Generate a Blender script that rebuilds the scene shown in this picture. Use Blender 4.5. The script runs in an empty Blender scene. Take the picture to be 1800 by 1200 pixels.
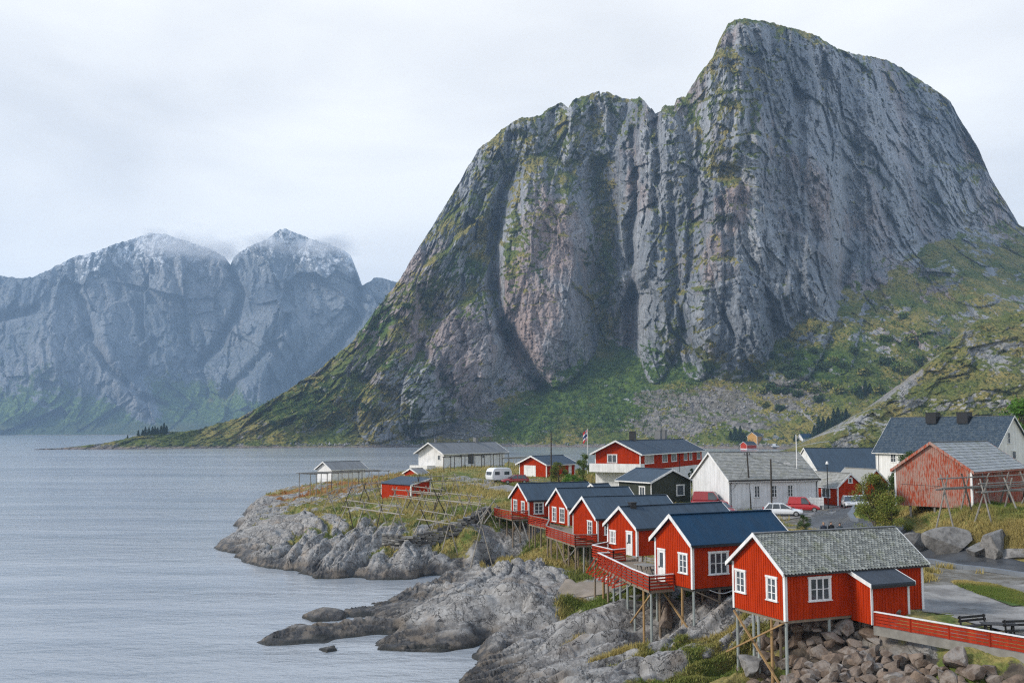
import bpy, bmesh, math, random
import numpy as np
from mathutils import Vector, Matrix
random.seed(7)
R = math.radians
# ------------------------------------------------------------------ camera
F, HC, HY = 1750.0, 16.0, 757.0           # focal length in pixels of an 1800 px wide frame, height above the sea, horizon row
TH = math.atan((HY-600)/F); CT, ST = math.cos(TH), math.sin(TH)
scene = bpy.context.scene
cam_d = bpy.data.cameras.new('camera'); cam = bpy.data.objects.new('camera', cam_d)
scene.collection.objects.link(cam); scene.camera = cam
cam.location = (0, 0, HC); cam.rotation_euler = (math.pi/2+TH, 0, 0)
cam_d.sensor_width = 36; cam_d.lens = 35.0; cam_d.clip_start = 0.5; cam_d.clip_end = 30000
# ------------------------------------------------------------------ world, sun, exposure
SUN_EL, SUN_AZ = 33.0, -108.0              # azimuth from +Y, negative = left of the view
world = bpy.data.worlds.new('World'); scene.world = world; world.use_nodes = True
wn = world.node_tree; wn.nodes.clear()
def WN(t, **k):
    n = wn.nodes.new(t)
    for a, b in k.items(): setattr(n, a, b)
    return n
sky = WN('ShaderNodeTexSky', sky_type='NISHITA'); sky.sun_disc = False
sky.sun_elevation = R(SUN_EL); sky.sun_rotation = R(SUN_AZ); sky.air_density = 1.4; sky.dust_density = 2.0
bg1 = WN('ShaderNodeBackground'); bg1.inputs['Strength'].default_value = 0.06
bg2 = WN('ShaderNodeBackground'); bg2.inputs['Strength'].default_value = 1.0
wn.links.new(sky.outputs[0], bg1.inputs['Color'])
tc = WN('ShaderNodeTexCoord'); mp = WN('ShaderNodeMapping'); mp.inputs['Scale'].default_value = (1.0, 1.0, 3.2)
wn.links.new(tc.outputs['Generated'], mp.inputs[0])
n1 = WN('ShaderNodeTexNoise'); n1.inputs['Scale'].default_value = 2.1; n1.inputs['Detail'].default_value = 7; n1.inputs['Roughness'].default_value = .5
n1.inputs['Distortion'].default_value = .35
wn.links.new(mp.outputs[0], n1.inputs['Vector'])
cr = WN('ShaderNodeValToRGB'); e = cr.color_ramp.elements
e[0].position = .36; e[0].color = (.388, .392, .40, 1); e[1].position = .62; e[1].color = (.515, .514, .51, 1)
wn.links.new(n1.outputs[0], cr.inputs[0])
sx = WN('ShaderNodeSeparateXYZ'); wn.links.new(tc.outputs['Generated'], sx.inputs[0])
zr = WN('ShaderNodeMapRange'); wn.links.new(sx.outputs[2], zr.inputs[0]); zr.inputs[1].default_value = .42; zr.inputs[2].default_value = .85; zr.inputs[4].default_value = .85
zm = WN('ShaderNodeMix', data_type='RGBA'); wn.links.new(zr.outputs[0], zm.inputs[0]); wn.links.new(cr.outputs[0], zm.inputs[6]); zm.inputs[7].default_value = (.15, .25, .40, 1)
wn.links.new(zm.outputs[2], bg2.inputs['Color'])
mx = WN('ShaderNodeMixShader'); mx.inputs[0].default_value = .94
wo = WN('ShaderNodeOutputWorld')
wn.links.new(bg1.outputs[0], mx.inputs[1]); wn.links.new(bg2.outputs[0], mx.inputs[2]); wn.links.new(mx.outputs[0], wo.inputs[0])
sl = bpy.data.lights.new('sun', 'SUN'); sl.energy = 1.5; sl.angle = R(10); sl.color = (1.0, .93, .84)
so = bpy.data.objects.new('sun', sl); scene.collection.objects.link(so); so.location = (0, 0, 900)
sd = Vector((math.sin(R(SUN_AZ))*math.cos(R(SUN_EL)), math.cos(R(SUN_AZ))*math.cos(R(SUN_EL)), math.sin(R(SUN_EL))))
so.rotation_euler = sd.to_track_quat('Z', 'Y').to_euler()
vs = scene.view_settings; vs.view_transform = 'Standard'; vs.look = 'None'; vs.gamma = 1; vs.exposure = 1.2; vs.use_curve_mapping = False
scene.cycles.max_bounces = 6; scene.cycles.diffuse_bounces = 3; scene.cycles.volume_bounces = 1
scene.cycles.transparent_max_bounces = 8; scene.cycles.use_denoising = False; scene.cycles.filter_width = 1.25
scene.cycles.use_adaptive_sampling = False
# ------------------------------------------------------------------ pixel <-> world, noise
def atz(px, py, z):
    X = (px-900)/F; Y = (600-py)/F; rz = ST+Y*CT; t = (z-HC)/rz
    return X*t, (CT-Y*ST)*t
def px_of(x, y): return x/(y*CT)*F          # rough azimuth only
def _h(ix, iy, seed):
    h = (ix.astype(np.int64)*374761393 + iy.astype(np.int64)*668265263 + seed*1442695041) & 0xffffffff
    h = ((h ^ (h >> 13))*1274126177) & 0xffffffff
    h = ((h ^ (h >> 16))*2246822519) & 0xffffffff
    return ((h ^ (h >> 15)) & 0xffffff)/16777216.0
def vn(x, y, seed=0):
    ix = np.floor(x); iy = np.floor(y); fx = x-ix; fy = y-iy
    fx = fx*fx*fx*(fx*(fx*6-15)+10); fy = fy*fy*fy*(fy*(fy*6-15)+10)
    a = _h(ix, iy, seed); b = _h(ix+1, iy, seed); c = _h(ix, iy+1, seed); d = _h(ix+1, iy+1, seed)
    return ((a*(1-fx)+b*fx)*(1-fy)+(c*(1-fx)+d*fx)*fy)*2-1
def fbm(x, y, o=4, seed=0, g=.5, l=2.03):
    s = 0; a = 1; t = 0
    for i in range(o):
        s = s+a*vn(x, y, seed+i*17); t += a; a *= g; x = x*l+13.7; y = y*l+7.3
    return s/t
def ridged(x, y, o=4, seed=0, g=.5):
    s = 0; a = 1; t = 0
    for i in range(o):
        s = s+a*(1-np.abs(vn(x, y, seed+i*17))*2); t += a; a *= g; x = x*2.03+3.1; y = y*2.03+9.2
    return s/t
def facet(x, y, seed=0, edge=False):
    ix = np.floor(x); iy = np.floor(y); bd = np.full(x.shape, 9.0); b2 = np.full(x.shape, 9.0); val = np.zeros(x.shape)
    for i in (-1, 0, 1):
        for j in (-1, 0, 1):
            cx = ix+i; cy = iy+j
            qx = cx+_h(cx, cy, seed); qy = cy+_h(cx, cy, seed+1); dx = x-qx; dy = y-qy; d = dx*dx+dy*dy
            v = (_h(cx, cy, seed+2)-.5)+dx*(_h(cx, cy, seed+3)-.5)*1.6+dy*(_h(cx, cy, seed+4)-.5)*1.6
            m = d < bd
            b2 = np.where(m, bd, np.minimum(b2, d)); val = np.where(m, v, val); bd = np.where(m, d, bd)
    if edge: return val, np.sqrt(b2)-np.sqrt(bd)
    return val
def facetE(x, y, seed, w=.16, crack=.35):
    v, e_ = facet(x, y, seed, True); k = sstep(0, w, e_); return v*k-crack*(1-sstep(0, w*.8, e_))*.5
def sstep(a, b, x):
    t = np.clip((x-a)/(b-a), 0, 1); return t*t*(3-2*t)
def interp(xs, ys, x): return np.interp(x, xs, ys)
# ------------------------------------------------------------------ object helpers
def prop(o, label=None, cat=None, group=None, kind=None):
    if label: o['label'] = label
    if cat: o['category'] = cat
    if group: o['group'] = group
    if kind: o['kind'] = kind
    return o
def link(name, me, mat=None, parent=None, loc=None, rz=0):
    o = bpy.data.objects.new(name, me); scene.collection.objects.link(o)
    if mat is not None:
        for m in (mat if isinstance(mat, (list, tuple)) else [mat]): me.materials.append(m)
    if parent is not None: o.parent = parent
    if loc is not None: o.location = loc
    if rz: o.rotation_euler = (0, 0, rz)
    return o
def thing(name, label, cat, loc=(0, 0, 0), rz=0, group=None):
    o = bpy.data.objects.new(name, None); scene.collection.objects.link(o)
    o.location = loc; o.rotation_euler = (0, 0, rz); o.empty_display_size = .3
    return prop(o, label, cat, group)
def np_mesh(name, co, quads=None, tris=None, attrs=None, smooth=False):
    me = bpy.data.meshes.new(name)
    n = len(co); me.vertices.add(n); me.vertices.foreach_set('co', np.asarray(co, np.float32).ravel())
    fs = []; st = []; tot = 0
    if quads is not None and len(quads):
        fs.append(np.asarray(quads, np.int32).ravel()); st.append(np.arange(len(quads))*4+tot); tot += len(quads)*4
    if tris is not None and len(tris):
        fs.append(np.asarray(tris, np.int32).ravel()); st.append(np.arange(len(tris))*3+tot); tot += len(tris)*3
    li = np.concatenate(fs); ls = np.concatenate(st).astype(np.int32)
    me.loops.add(len(li)); me.loops.foreach_set('vertex_index', li)
    me.polygons.add(len(ls)); me.polygons.foreach_set('loop_start', ls)
    me.update(calc_edges=True)
    if smooth: me.polygons.foreach_set('use_smooth', np.ones(len(ls), bool))
    for k, v in (attrs or {}).items():
        a = me.attributes.new(k, 'FLOAT', 'POINT'); a.data.foreach_set('value', np.asarray(v, np.float32).ravel())
    me.validate(verbose=False)
    return me
def grid_quads(nr, nc, keep=None):
    i = np.arange((nr-1)*nc).reshape(nr-1, nc)[:, :-1]
    q = np.stack([i, i+1, i+nc+1, i+nc], -1).reshape(-1, 4)
    if keep is not None: q = q[keep.ravel()]
    return q
# ------------------------------------------------------------------ material helpers
class M:
    def __init__(s, name, rough=.85, spec=.3):
        s.m = bpy.data.materials.new(name); s.m.use_nodes = True; s.t = s.m.node_tree; s.n = s.t.nodes
        s.b = s.n['Principled BSDF']; s.b.inputs['Roughness'].default_value = rough
        s.b.inputs['Specular IOR Level'].default_value = spec; s._c = None
    def L(s, a, b): s.t.links.new(a, b)
    def set(s, sock, v):
        if hasattr(v, 'is_output'): s.L(v, sock)
        elif isinstance(v, (tuple, list)) and len(v) == 3 and sock.type == 'RGBA': sock.default_value = (*v, 1)
        else: sock.default_value = v
    def coord(s, kind='Object', scale=(1, 1, 1), rot=(0, 0, 0)):
        c = s.n.new('ShaderNodeTexCoord'); mp = s.n.new('ShaderNodeMapping'); s.L(c.outputs[kind], mp.inputs[0])
        mp.inputs['Scale'].default_value = scale; mp.inputs['Rotation'].default_value = rot; return mp.outputs[0]
    def geo(s, scale=(1, 1, 1), rot=(0, 0, 0)):
        c = s.n.new('ShaderNodeNewGeometry'); mp = s.n.new('ShaderNodeMapping'); s.L(c.outputs['Position'], mp.inputs[0])
        mp.inputs['Scale'].default_value = scale; mp.inputs['Rotation'].default_value = rot; return mp.outputs[0]
    def noise(s, vec, scale=1, detail=4, rough=.55, dist=0):
        n = s.n.new('ShaderNodeTexNoise'); s.L(vec, n.inputs['Vector']); n.inputs['Scale'].default_value = scale
        n.inputs['Detail'].default_value = detail; n.inputs['Roughness'].default_value = rough; n.inputs['Distortion'].default_value = dist
        return n.outputs[0]
    def voro(s, vec, scale=1, feature='F1', out='Distance', rnd=1):
        n = s.n.new('ShaderNodeTexVoronoi'); n.feature = feature; s.L(vec, n.inputs['Vector']); n.inputs['Scale'].default_value = scale
        n.inputs['Randomness'].default_value = rnd; return n.outputs[out]
    def wave(s, vec, scale=1, dist=0, axis='X', detail=2):
        n = s.n.new('ShaderNodeTexWave'); n.bands_direction = axis; s.L(vec, n.inputs['Vector']); n.inputs['Scale'].default_value = scale
        n.inputs['Distortion'].default_value = dist; n.inputs['Detail'].default_value = detail; return n.outputs['Fac']
    def ramp(s, v, a, b, c0=0., c1=1.):
        n = s.n.new('ShaderNodeMapRange'); n.interpolation_type = 'SMOOTHSTEP'; s.set(n.inputs[0], v)
        n.inputs[1].default_value = a; n.inputs[2].default_value = b; n.inputs[3].default_value = c0; n.inputs[4].default_value = c1; return n.outputs[0]
    def math(s, op, a, b=0.):
        n = s.n.new('ShaderNodeMath'); n.operation = op; s.set(n.inputs[0], a); s.set(n.inputs[1], b); return n.outputs[0]
    def mix(s, f, a, b, mode='MIX'):
        n = s.n.new('ShaderNodeMix'); n.data_type = 'RGBA'; n.blend_type = mode; s.set(n.inputs[0], f); s.set(n.inputs[6], a); s.set(n.inputs[7], b); return n.outputs[2]
    def attr(s, name, out='Fac'):
        n = s.n.new('ShaderNodeAttribute'); n.attribute_name = name; return n.outputs[out]
    def posz(s):
        c = s.n.new('ShaderNodeNewGeometry'); x = s.n.new('ShaderNodeSeparateXYZ'); s.L(c.outputs['Position'], x.inputs[0]); return x.outputs[2]
    def col(s, v): s.set(s.b.inputs['Base Color'], v); return s
    def rough(s, v): s.set(s.b.inputs['Roughness'], v); return s
    def bump(s, h, strength=.5, dist=.05):
        n = s.n.new('ShaderNodeBump'); s.set(n.inputs['Height'], h); n.inputs['Strength'].default_value = strength; n.inputs['Distance'].default_value = dist
        if s.b.inputs['Normal'].is_linked: s.L(s.b.inputs['Normal'].links[0].from_socket, n.inputs['Normal'])
        s.L(n.outputs[0], s.b.inputs['Normal']); return s
# ================================================================== MOUNTAINS
def rock_cliff(name, base=(.215, .235, .26), warm=(.40, .30, .265), pale=(.42, .435, .455), dark=(.04, .05, .065),
               veg1=(.12, .15, .028), veg2=(.30, .245, .07), veg3=(.035, .06, .016), snow=False, S=1.0):
    m = M(name, .9, .2); p = m.geo(); pv = m.geo(scale=(1, 1, .5)); pw = m.geo(scale=(1, 1, .28), rot=(0, R(8), 0))
    c = m.mix(m.ramp(m.noise(pv, .011/S, 6, .6), .38, .64), base, pale)
    c = m.mix(m.math('MULTIPLY', m.ramp(m.noise(pv, .006/S, 5, .6), .48, .64), .75), c, warm)
    c = m.mix(m.ramp(m.math('ADD', m.attr('warm'), m.math('MULTIPLY', m.math('SUBTRACT', m.noise(pv, .03/S, 6, .7), .5), 1.6)), .35, .75, 0, .8), c, warm)
    c = m.mix(m.ramp(m.noise(pw, .05/S, 6, .7), .46, .66, 0, .7), c, m.mix(.5, c, dark))
    c = m.mix(m.ramp(m.noise(pw, .22/S, 5, .7), .50, .68, 0, .8), c, dark)
    c = m.mix(m.ramp(m.noise(pw, .13/S, 5, .75), .55, .72, 0, .7), c, pale)
    crk = m.voro(m.geo(scale=(1, 1, .3), rot=(0, R(-12), 0)), .06/S, 'DISTANCE_TO_EDGE')
    c = m.mix(m.ramp(crk, 0, .04, .25, 0), c, dark)
    sc = m.attr('scree'); sn = m.voro(p, .35/S, 'F1', 'Color')
    sep = m.n.new('ShaderNodeSeparateColor'); m.L(sn, sep.inputs[0])
    scol = m.mix(sep.outputs[0], (.12, .115, .11), (.30, .285, .265)); scol = m.mix(m.ramp(m.noise(p, .05/S, 5, .7), .45, .6, 0, .6), scol, (.13, .115, .075))
    sc = m.ramp(m.math('ADD', sc, m.math('MULTIPLY', m.math('SUBTRACT', m.noise(p, .06/S, 6, .7), .5), 1.3)), .4, .6)
    c = m.mix(sc, c, scol)
    v = m.attr('veg'); vn_ = m.noise(p, .09/S, 7, .72)
    f = m.math('ADD', v, m.math('MULTIPLY', m.math('SUBTRACT', vn_, .5), 1.7))
    f = m.ramp(f, .46, .56)
    vc = m.mix(m.ramp(m.noise(p, .018/S, 6, .65), .42, .60), veg1, veg2)
    vc = m.mix(m.ramp(m.noise(p, .30/S, 5, .7), .48, .62), vc, veg3)
    vc = m.mix(m.attr('lush'), vc, m.mix(m.ramp(m.noise(p, .16/S, 5, .7), .4, .6), (.03, .065, .014), (.11, .17, .032)))
    vc = m.mix(m.ramp(m.noise(p, .028/S, 5, .7), .60, .70, 0, .6), vc, (.18, .115, .04))
    c = m.mix(f, c, vc)
    if snow:
        s = m.math('ADD', m.attr('snow'), m.math('MULTIPLY', m.math('SUBTRACT', m.noise(p, .03, 8, .8), .5), 2.4))
        c = m.mix(m.ramp(s, .60, .85, 0, .85), c, (.75, .78, .82))
    z = m.posz(); c = m.mix(m.ramp(m.math('ADD', z, m.math('MULTIPLY', m.noise(p, .1, 3), 4)), 2.5, 5., 1, 0), c, (.26, .21, .18))
    m.col(c)
    h = m.math('ADD', m.math('MULTIPLY', m.noise(pw, .09/S, 8, .75), 1.0), m.math('MULTIPLY', m.ramp(crk, 0, .12), .25))
    m.bump(h, .9, 7*S); m.bump(m.voro(p, .45/S, 'F1'), .35, 1.0*S)
    return m.m

def relief(name, label, cat, px, sky, yb, cot, disp, attrs, rows, mat, group=None, back=500, kind=None, taper=.04, relnz=False):
    nc = len(px); t = np.linspace(0, 1, rows)[:, None]
    D0 = HC*F/(yb-HY)
    PX = np.broadcast_to(px, (rows, nc)); PY = yb+(sky-yb)*t
    el = lambda py: (600-py)/F
    def rays(PX, PY):
        X = (PX-900)/F; Y = el(PY); ry = CT-Y*ST; return X/ry, (ST+Y*CT)/ry
    rx, rz = rays(PX, PY)
    D = np.empty((rows, nc)); D[0] = D0
    C = cot(PX, PY, t)
    for i in range(1, rows):
        dr = rz[i]-rz[i-1]; c = C[i]
        D[i] = D[i-1]+c*dr*D[i-1]/np.maximum(1-c*rz[i], .25)
    x0 = rx*D; z0 = HC+rz*D
    dD = disp(PX, PY, x0, z0, D)
    w = sstep(0, taper, t)
    D2 = D+dD*w
    x = rx*D2; z = HC+rz*D2; y = D2
    P3 = np.stack([x, y, z], -1); du = np.gradient(P3, axis=1); dv = np.gradient(P3, axis=0)
    nrm = np.cross(du, dv); nz = np.abs(nrm[..., 2])/(np.linalg.norm(nrm, axis=-1)+1e-9)
    for _ in range(3): nz[1:-1, 1:-1] = (nz[1:-1, 1:-1]*2+nz[:-2, 1:-1]+nz[2:, 1:-1]+nz[1:-1, :-2]+nz[1:-1, 2:])/6
    K = 24; pad = np.pad(nz, K, mode='edge'); cs_ = np.cumsum(np.cumsum(pad, 0), 1); nb_ = (cs_[2*K:, 2*K:]-cs_[:-2*K, 2*K:]-cs_[2*K:, :-2*K]+cs_[:-2*K, :-2*K])/(4.0*K*K)
    nzr = nz-nb_[:nz.shape[0], :nz.shape[1]]
    at = attrs(PX, PY, x0, z0, nzr if relnz else nz)
    # the far side of the ridge
    nb = 8; bx = []; by = []; bz = []
    for k in range(1, nb+1):
        f = k/nb; bx.append(x[-1]*(1+.0*f)); by.append(y[-1]+back*f); bz.append(z[-1]*(1-f**1.4)-3*f)
    X = np.vstack([x, np.array(bx)]); Y = np.vstack([y, np.array(by)]); Z = np.vstack([z, np.array(bz)])
    nr = rows+nb
    A = {k: np.vstack([v, np.repeat(v[-1:], nb, 0)]) for k, v in at.items()}
    me = np_mesh(name, np.stack([X, Y, Z], -1).reshape(-1, 3), grid_quads(nr, nc), attrs=A, smooth=False)
    o = link(name, me, mat)
    prop(o, label, cat, group, kind)
    return o, (X[:rows], Y[:rows], Z[:rows])

def table(rows, x0, dx, y0, dy):
    T = np.array([[float(ch) for ch in r] for r in rows])/9.0
    def f(px, py):
        u = np.clip((px-x0)/dx, 0, T.shape[1]-1.001); v = np.clip((py-y0)/dy, 0, T.shape[0]-1.001)
        i = u.astype(int); j = v.astype(int); a = u-i; b = v-j
        return (T[j, i]*(1-a)+T[j, i+1]*a)*(1-b)+(T[j+1, i]*(1-a)+T[j+1, i+1]*a)*b
    return f
def polydist(px, py, pts):
    best = np.full(px.shape, 1e9)
    for (x1, y1), (x2, y2) in zip(pts[:-1], pts[1:]):
        dx, dy = x2-x1, y2-y1; L = dx*dx+dy*dy+1e-9
        t = np.clip(((px-x1)*dx+(py-y1)*dy)/L, 0, 1)
        best = np.minimum(best, np.hypot(px-x1-t*dx, py-y1-t*dy))
    return best

SKY_X = [60,110,190,240,300,350,420,500,560,620,680,700,740,790,840,865,880,910,940,985,1000,1008,1020,1060,1075,1100,1122,1132,1145,1152,1170,1185,1190,1205,1230,1252,1258,1265,1280,1300,1340,1400,1440,1470,1500,1560,1600,1640,1670,1690,1700,1720,1740,1770,1790,1810,1900,2000,2200,2500]
SKY_Y = [789,787,778,766,760,755,735,690,650,600,520,495,430,350,265,245,230,210,207,183,190,176,172,160,165,176,172,176,190,200,188,188,174,168,130,104,90,70,42,34,37,52,66,86,95,106,130,156,178,215,230,262,310,360,395,405,450,520,600,720]
YB_X = [60,110,200,400,600,750,900,1100,1240,1340,1500,2500]
YB_Y = [790.0,789.2,789,787,786.5,785,784.5,785.5,787.5,788.5,790,790]
VEG = [#1  2  3  4  5  6  7  8  9 10 11 12 13 14 15 16 17 18   (x = 100..1800), rows y = 0..800 step 50
 "000000000000078633",
 "000000000000076644",
 "000000000005513653",
 "000000006666512554",
 "000000006653610144",
 "000000056733510134",
 "000000045603321134",
 "000000054413211146",
 "000000066214210137",
 "000000066114210256",
 "000000566114110355",
 "000006742104112666",
 "000005521115124777",
 "000065421148523987",
 "000887432338988897",
 "088887543338887988",
 "088887322259863888",
 "088886211148754888"]
VEG = [r[:18] for r in VEG]
vegf = table(VEG, 100, 100, 0, 50)
TAL_X = [100,500,600,650,700,750,800,850,900,950,1000,1050,1100,1150,1200,1250,1300,1350,1400,1450,1500,1550,1600,1700,1800,2500]
TAL_Y = [740,762,752,762,770,768,745,705,690,668,640,612,604,640,652,655,648,615,565,530,500,470,430,395,400,560]
gul = [([(1052,300),(1065,400),(1050,500),(1062,600)], 26, 34, .9), ([(905,240),(885,330),(868,430),(870,520),(885,580),(935,650),(950,680)], 12, 38, .35),
       ([(1112,230),(1118,330),(1108,430),(1112,520),(1105,610)], 8, 30, .25), ([(1215,170),(1235,230),(1250,300),(1290,312)], 15, 14, .85),
       ([(1150,200),(1158,280),(1150,360)], 8, 26, .3), ([(1380,420),(1375,520),(1390,560)], 8, 16, .3), ([(800,380),(850,400),(800,500),(740,560)], 24, 12, .7),
       ([(980,190),(960,260),(905,300),(880,400)], 14, 14, .6), ([(1455,100),(1440,170),(1500,260),(1560,330)], 8, 12, .35), ([(1490,320),(1500,420),(1480,500)], 10, 20, .1),
       ([(1330,60),(1330,160),(1300,300),(1310,420),(1350,520)], 9, 12, .0), ([(1400,150),(1410,300),(1440,420)], 9, 12, 0), ([(700,560),(760,640),(800,700)], 10, 12, .4),
       ([(620,660),(700,700),(730,750)], 12, 9, .6), ([(1040,200),(1030,260),(1000,300)], 10, 16, .5), ([(1180,330),(1185,450),(1200,560),(1215,640)], 8, 14, .1)]
def tal_n(px, py): return (26*fbm(px/55, py/45, 3, 601)+9*fbm(px/12, py/12, 2, 603))*np.interp(px, [600, 900, 1300, 1500], [.5, .5, .7, 1.6])
def main_cot(px, py, t):
    tl = np.interp(px, TAL_X, TAL_Y)+tal_n(px, py); sky = np.interp(px, SKY_X, SKY_Y)
    cliff = np.interp(px, [100,500,700,900,1000,1500,1650,1800,2500], [1.3,1.1,.75,.45,.35,.34,.5,.8,1.2])
    c = cliff+(1.45-cliff)*sstep(-12, 12, py-tl)
    c = c+.9*np.exp(-np.clip(py-sky, 0, 999)/14.)
    right = sstep(1450, 1600, px)*sstep(350, 450, py); c = c+(1.25-c)*right*.7
    return c
def main_disp(px, py, x, z, D):
    wx = x+18*fbm(x/90, z/160, 3, 5); wz = z+25*fbm(x/120, z/120, 3, 9)
    lean = np.interp(px, [400, 700, 950, 1300, 1700], [-.9, -.55, -.1, .12, .35]); u = wx+lean*wz*1.0
    cl = 1-sstep(-25, 15, py-np.interp(px, TAL_X, TAL_Y)-tal_n(px, py)); cl = .16+.84*cl
    d = np.zeros_like(x)
    wpx = px+7*fbm(px/40, py/60, 3, 15)
    dome = lambda cx, cy, rx_, ry_, p=1.: np.sqrt(np.clip(1-np.abs((wpx-cx-(py-cy)*lean_)/rx_)**2-np.abs((py-cy)/ry_)**2.4, 0, 1))**p
    lean_ = .06; d -= 66*dome(965, 478, 90, 205)
    lean_ = -.05; d -= 40*dome(1165, 430, 46, 245); d -= 30*dome(1232, 500, 42, 170); d -= 26*dome(1110, 330, 26, 170)
    lean_ = .10; d -= 45*dome(1350, 330, 120, 350, .8); d -= 22*dome(1450, 400, 60, 260); d -= 18*dome(1560, 330, 50, 230); d -= 24*dome(1280, 560, 80, 110); d -= 16*dome(1400, 520, 45, 80)
    lean_ = -.45; d -= 40*dome(800, 640, 75, 130); d -= 26*dome(700, 690, 60, 90); d -= 26*dome(860, 320, 34, 120); d -= 18*dome(790, 430, 36, 90)
    lean_ = .5; d -= 20*dome(1640, 600, 30, 50); d -= 24*dome(1690, 480, 60, 60); d -= 30*dome(1760, 540, 60, 40)
    d += np.interp(px, [1330, 1420, 1520, 1640, 1800, 2500], [0, 22, 75, 160, 300, 700])*sstep(620, 380, py)
    for pts, wd, dp, _ in gul:
        d += dp*1.15*np.exp(-(polydist(px, py, pts)/wd)**2)
    rr = sstep(1330, 1480, px)*sstep(640, 560, py)+sstep(1540, 1620, px)*sstep(700, 640, py); cl = np.maximum(cl, .55*np.clip(rr, 0, 1))
    smo = np.exp(-((px-958)/82.)**4-((py-490)/190.)**4); cl0 = cl; cl = cl*(1-.55*smo)*(1-.22*np.exp(-((px-1400)/150.)**4-((py-330)/230.)**4))
    d += cl*(26*fbm(u/105, wz/220, 3, 11)+30*facetE(u/125, wz/200, 21, .10, .25)+21*facetE(u/50, wz/92, 31, .10, .3)+12*facet(u/21, wz/40, 41)
             + 6.4*facet(u/9, wz/16, 51)+3.4*facet(u/3.8, wz/6.5, 61)-4*ridged(u/34, wz/120, 3, 71)+2.6*fbm(u/5, wz/7, 3, 81))
    lk = sstep(.25, .6, fbm(u/60, wz/50, 2, 85)); d += cl*(7*np.abs(fbm((u+wz*.5)/40, (wz-u*.3)/16, 3, 87))*lk)
    ledge = (wz/34+.8*fbm(x/110, z/60, 3, 89)) % 1.0; d += cl*(5.5+4*fbm(x/70, z/70, 2, 90))*(ledge-.5)*(-1)
    # overhanging reddish block with its shadowed right side
    d -= 20*sstep(0, 8, px-1250)*sstep(0, 7, 1308-px-(py-310)*.25)*sstep(0, 8, py-312)*sstep(0, 20, 395-py)
    tal = 1-cl
    d += tal*(1.8*facet(x/5, z/3, 91)+4*fbm(x/30, z/18, 4, 95)+.9*fbm(x/2.5, z/1.6, 2, 97))
    return d
def main_attr(px, py, x, z, nz):
    q = 30*fbm(px/60, py/60, 3, 3); v = vegf(px+q, py+.6*q)
    for pts, wd, dp, g in gul:
        if g: v = np.maximum(v, g*np.exp(-(polydist(px, py, pts)/(wd*1.25))**2))
    tl = np.interp(px, TAL_X, TAL_Y); below = sstep(-5, 18, py-tl-tal_n(px, py)); outc = sstep(.02, .30, fbm(px/30+py/60, py/17, 4, 605, .6))*sstep(1280, 1400, px)*sstep(670, 610, py)
    scr = np.zeros_like(v)
    for cx, cy, rx_, ry_ in ((800, 755, 72, 20), (850, 722, 38, 18), (1180, 745, 80, 26), (1260, 710, 80, 40), (1390, 690, 66, 32), (1160, 700, 60, 18), (1330, 740, 60, 18)):
        scr = np.maximum(scr, 1-sstep(.7, 1.15, np.hypot((px-cx+q*.5)/rx_, (py-cy)/ry_)))
    scr = np.maximum(scr, (1-sstep(3, 8, 785-py))*.9)
    scr = scr*below
    lush = np.zeros_like(v)
    for cx, cy, rx_, ry_ in ((1040, 690, 140, 70), (940, 740, 80, 45), (1200, 655, 110, 25), (1130, 630, 60, 40), (1440, 640, 70, 30), (820, 480, 40, 30), (650, 560, 30, 60), (700, 640, 40, 8)):
        lush = np.maximum(lush, 1-sstep(.6, 1.2, np.hypot((px-cx+q)/rx_, (py-cy+q*.5)/ry_)))
    v = .02+v*.86+np.clip(nz*2.2, -.35, .55)*(.3+v)
    v = np.maximum(v, below*np.clip(.86+1.2*nz, 0, 1))-outc*.45*below
    v = v+.30*sstep(820, 520, px)*sstep(420, 560, py)*(1-sstep(.1, .4, fbm(px/22, py/14, 3, 607)))
    v = np.maximum(v-scr*.55, 0)
    skyl = np.interp(px, SKY_X, SKY_Y); top = np.exp(-np.clip(py-skyl, 0, 99)/14.)*np.interp(px, [800, 900, 1150, 1260, 1500, 1700], [.2, .5, .3, .9, .55, .2]); v = np.maximum(v, top)
    warm = np.zeros_like(v)
    for cx, cy, rx_, ry_, a in ((930, 560, 70, 150, .95), (965, 420, 75, 110, .75), (1130, 330, 30, 120, .5), (1250, 430, 60, 120, .6), (1290, 350, 30, 45, .9), (1500, 400, 50, 60, .5), (1620, 580, 22, 40, .8), (1210, 600, 60, 40, .4), (1340, 250, 40, 130, .4)):
        warm = np.maximum(warm, a*np.exp(-((px-cx+q)/rx_)**2-((py-cy)/ry_)**2))
    return dict(veg=v, scree=scr, lush=lush, warm=warm)
px = np.arange(60, 2500, 1.55); px = px[(px < 1900) | (np.arange(len(px)) % 4 == 0)]
sky_m = np.interp(px, SKY_X, SKY_Y); rg = sstep(80, 300, px)
sky_m = sky_m-rg*(3.6*np.abs(fbm(px/17, px*0, 4, 201, .6))+1.6*fbm(px/4.1, px*0, 3, 203, .7))
rg2 = sstep(900, 1000, px)*(1-sstep(1180, 1260, px)); sky_m -= rg2*5*facet(px/22, px*0+.5, 207)
cliff_mat = rock_cliff('cliff_rock')
main_mtn, MM = relief('mountain', 'huge steep grey granite mountain with green ledges rising behind the village', 'mountain', px, sky_m,
                     np.interp(px, YB_X, YB_Y), main_cot, main_disp, main_attr, 560, cliff_mat, kind='structure', back=650, relnz=True)
MPX = px
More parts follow.
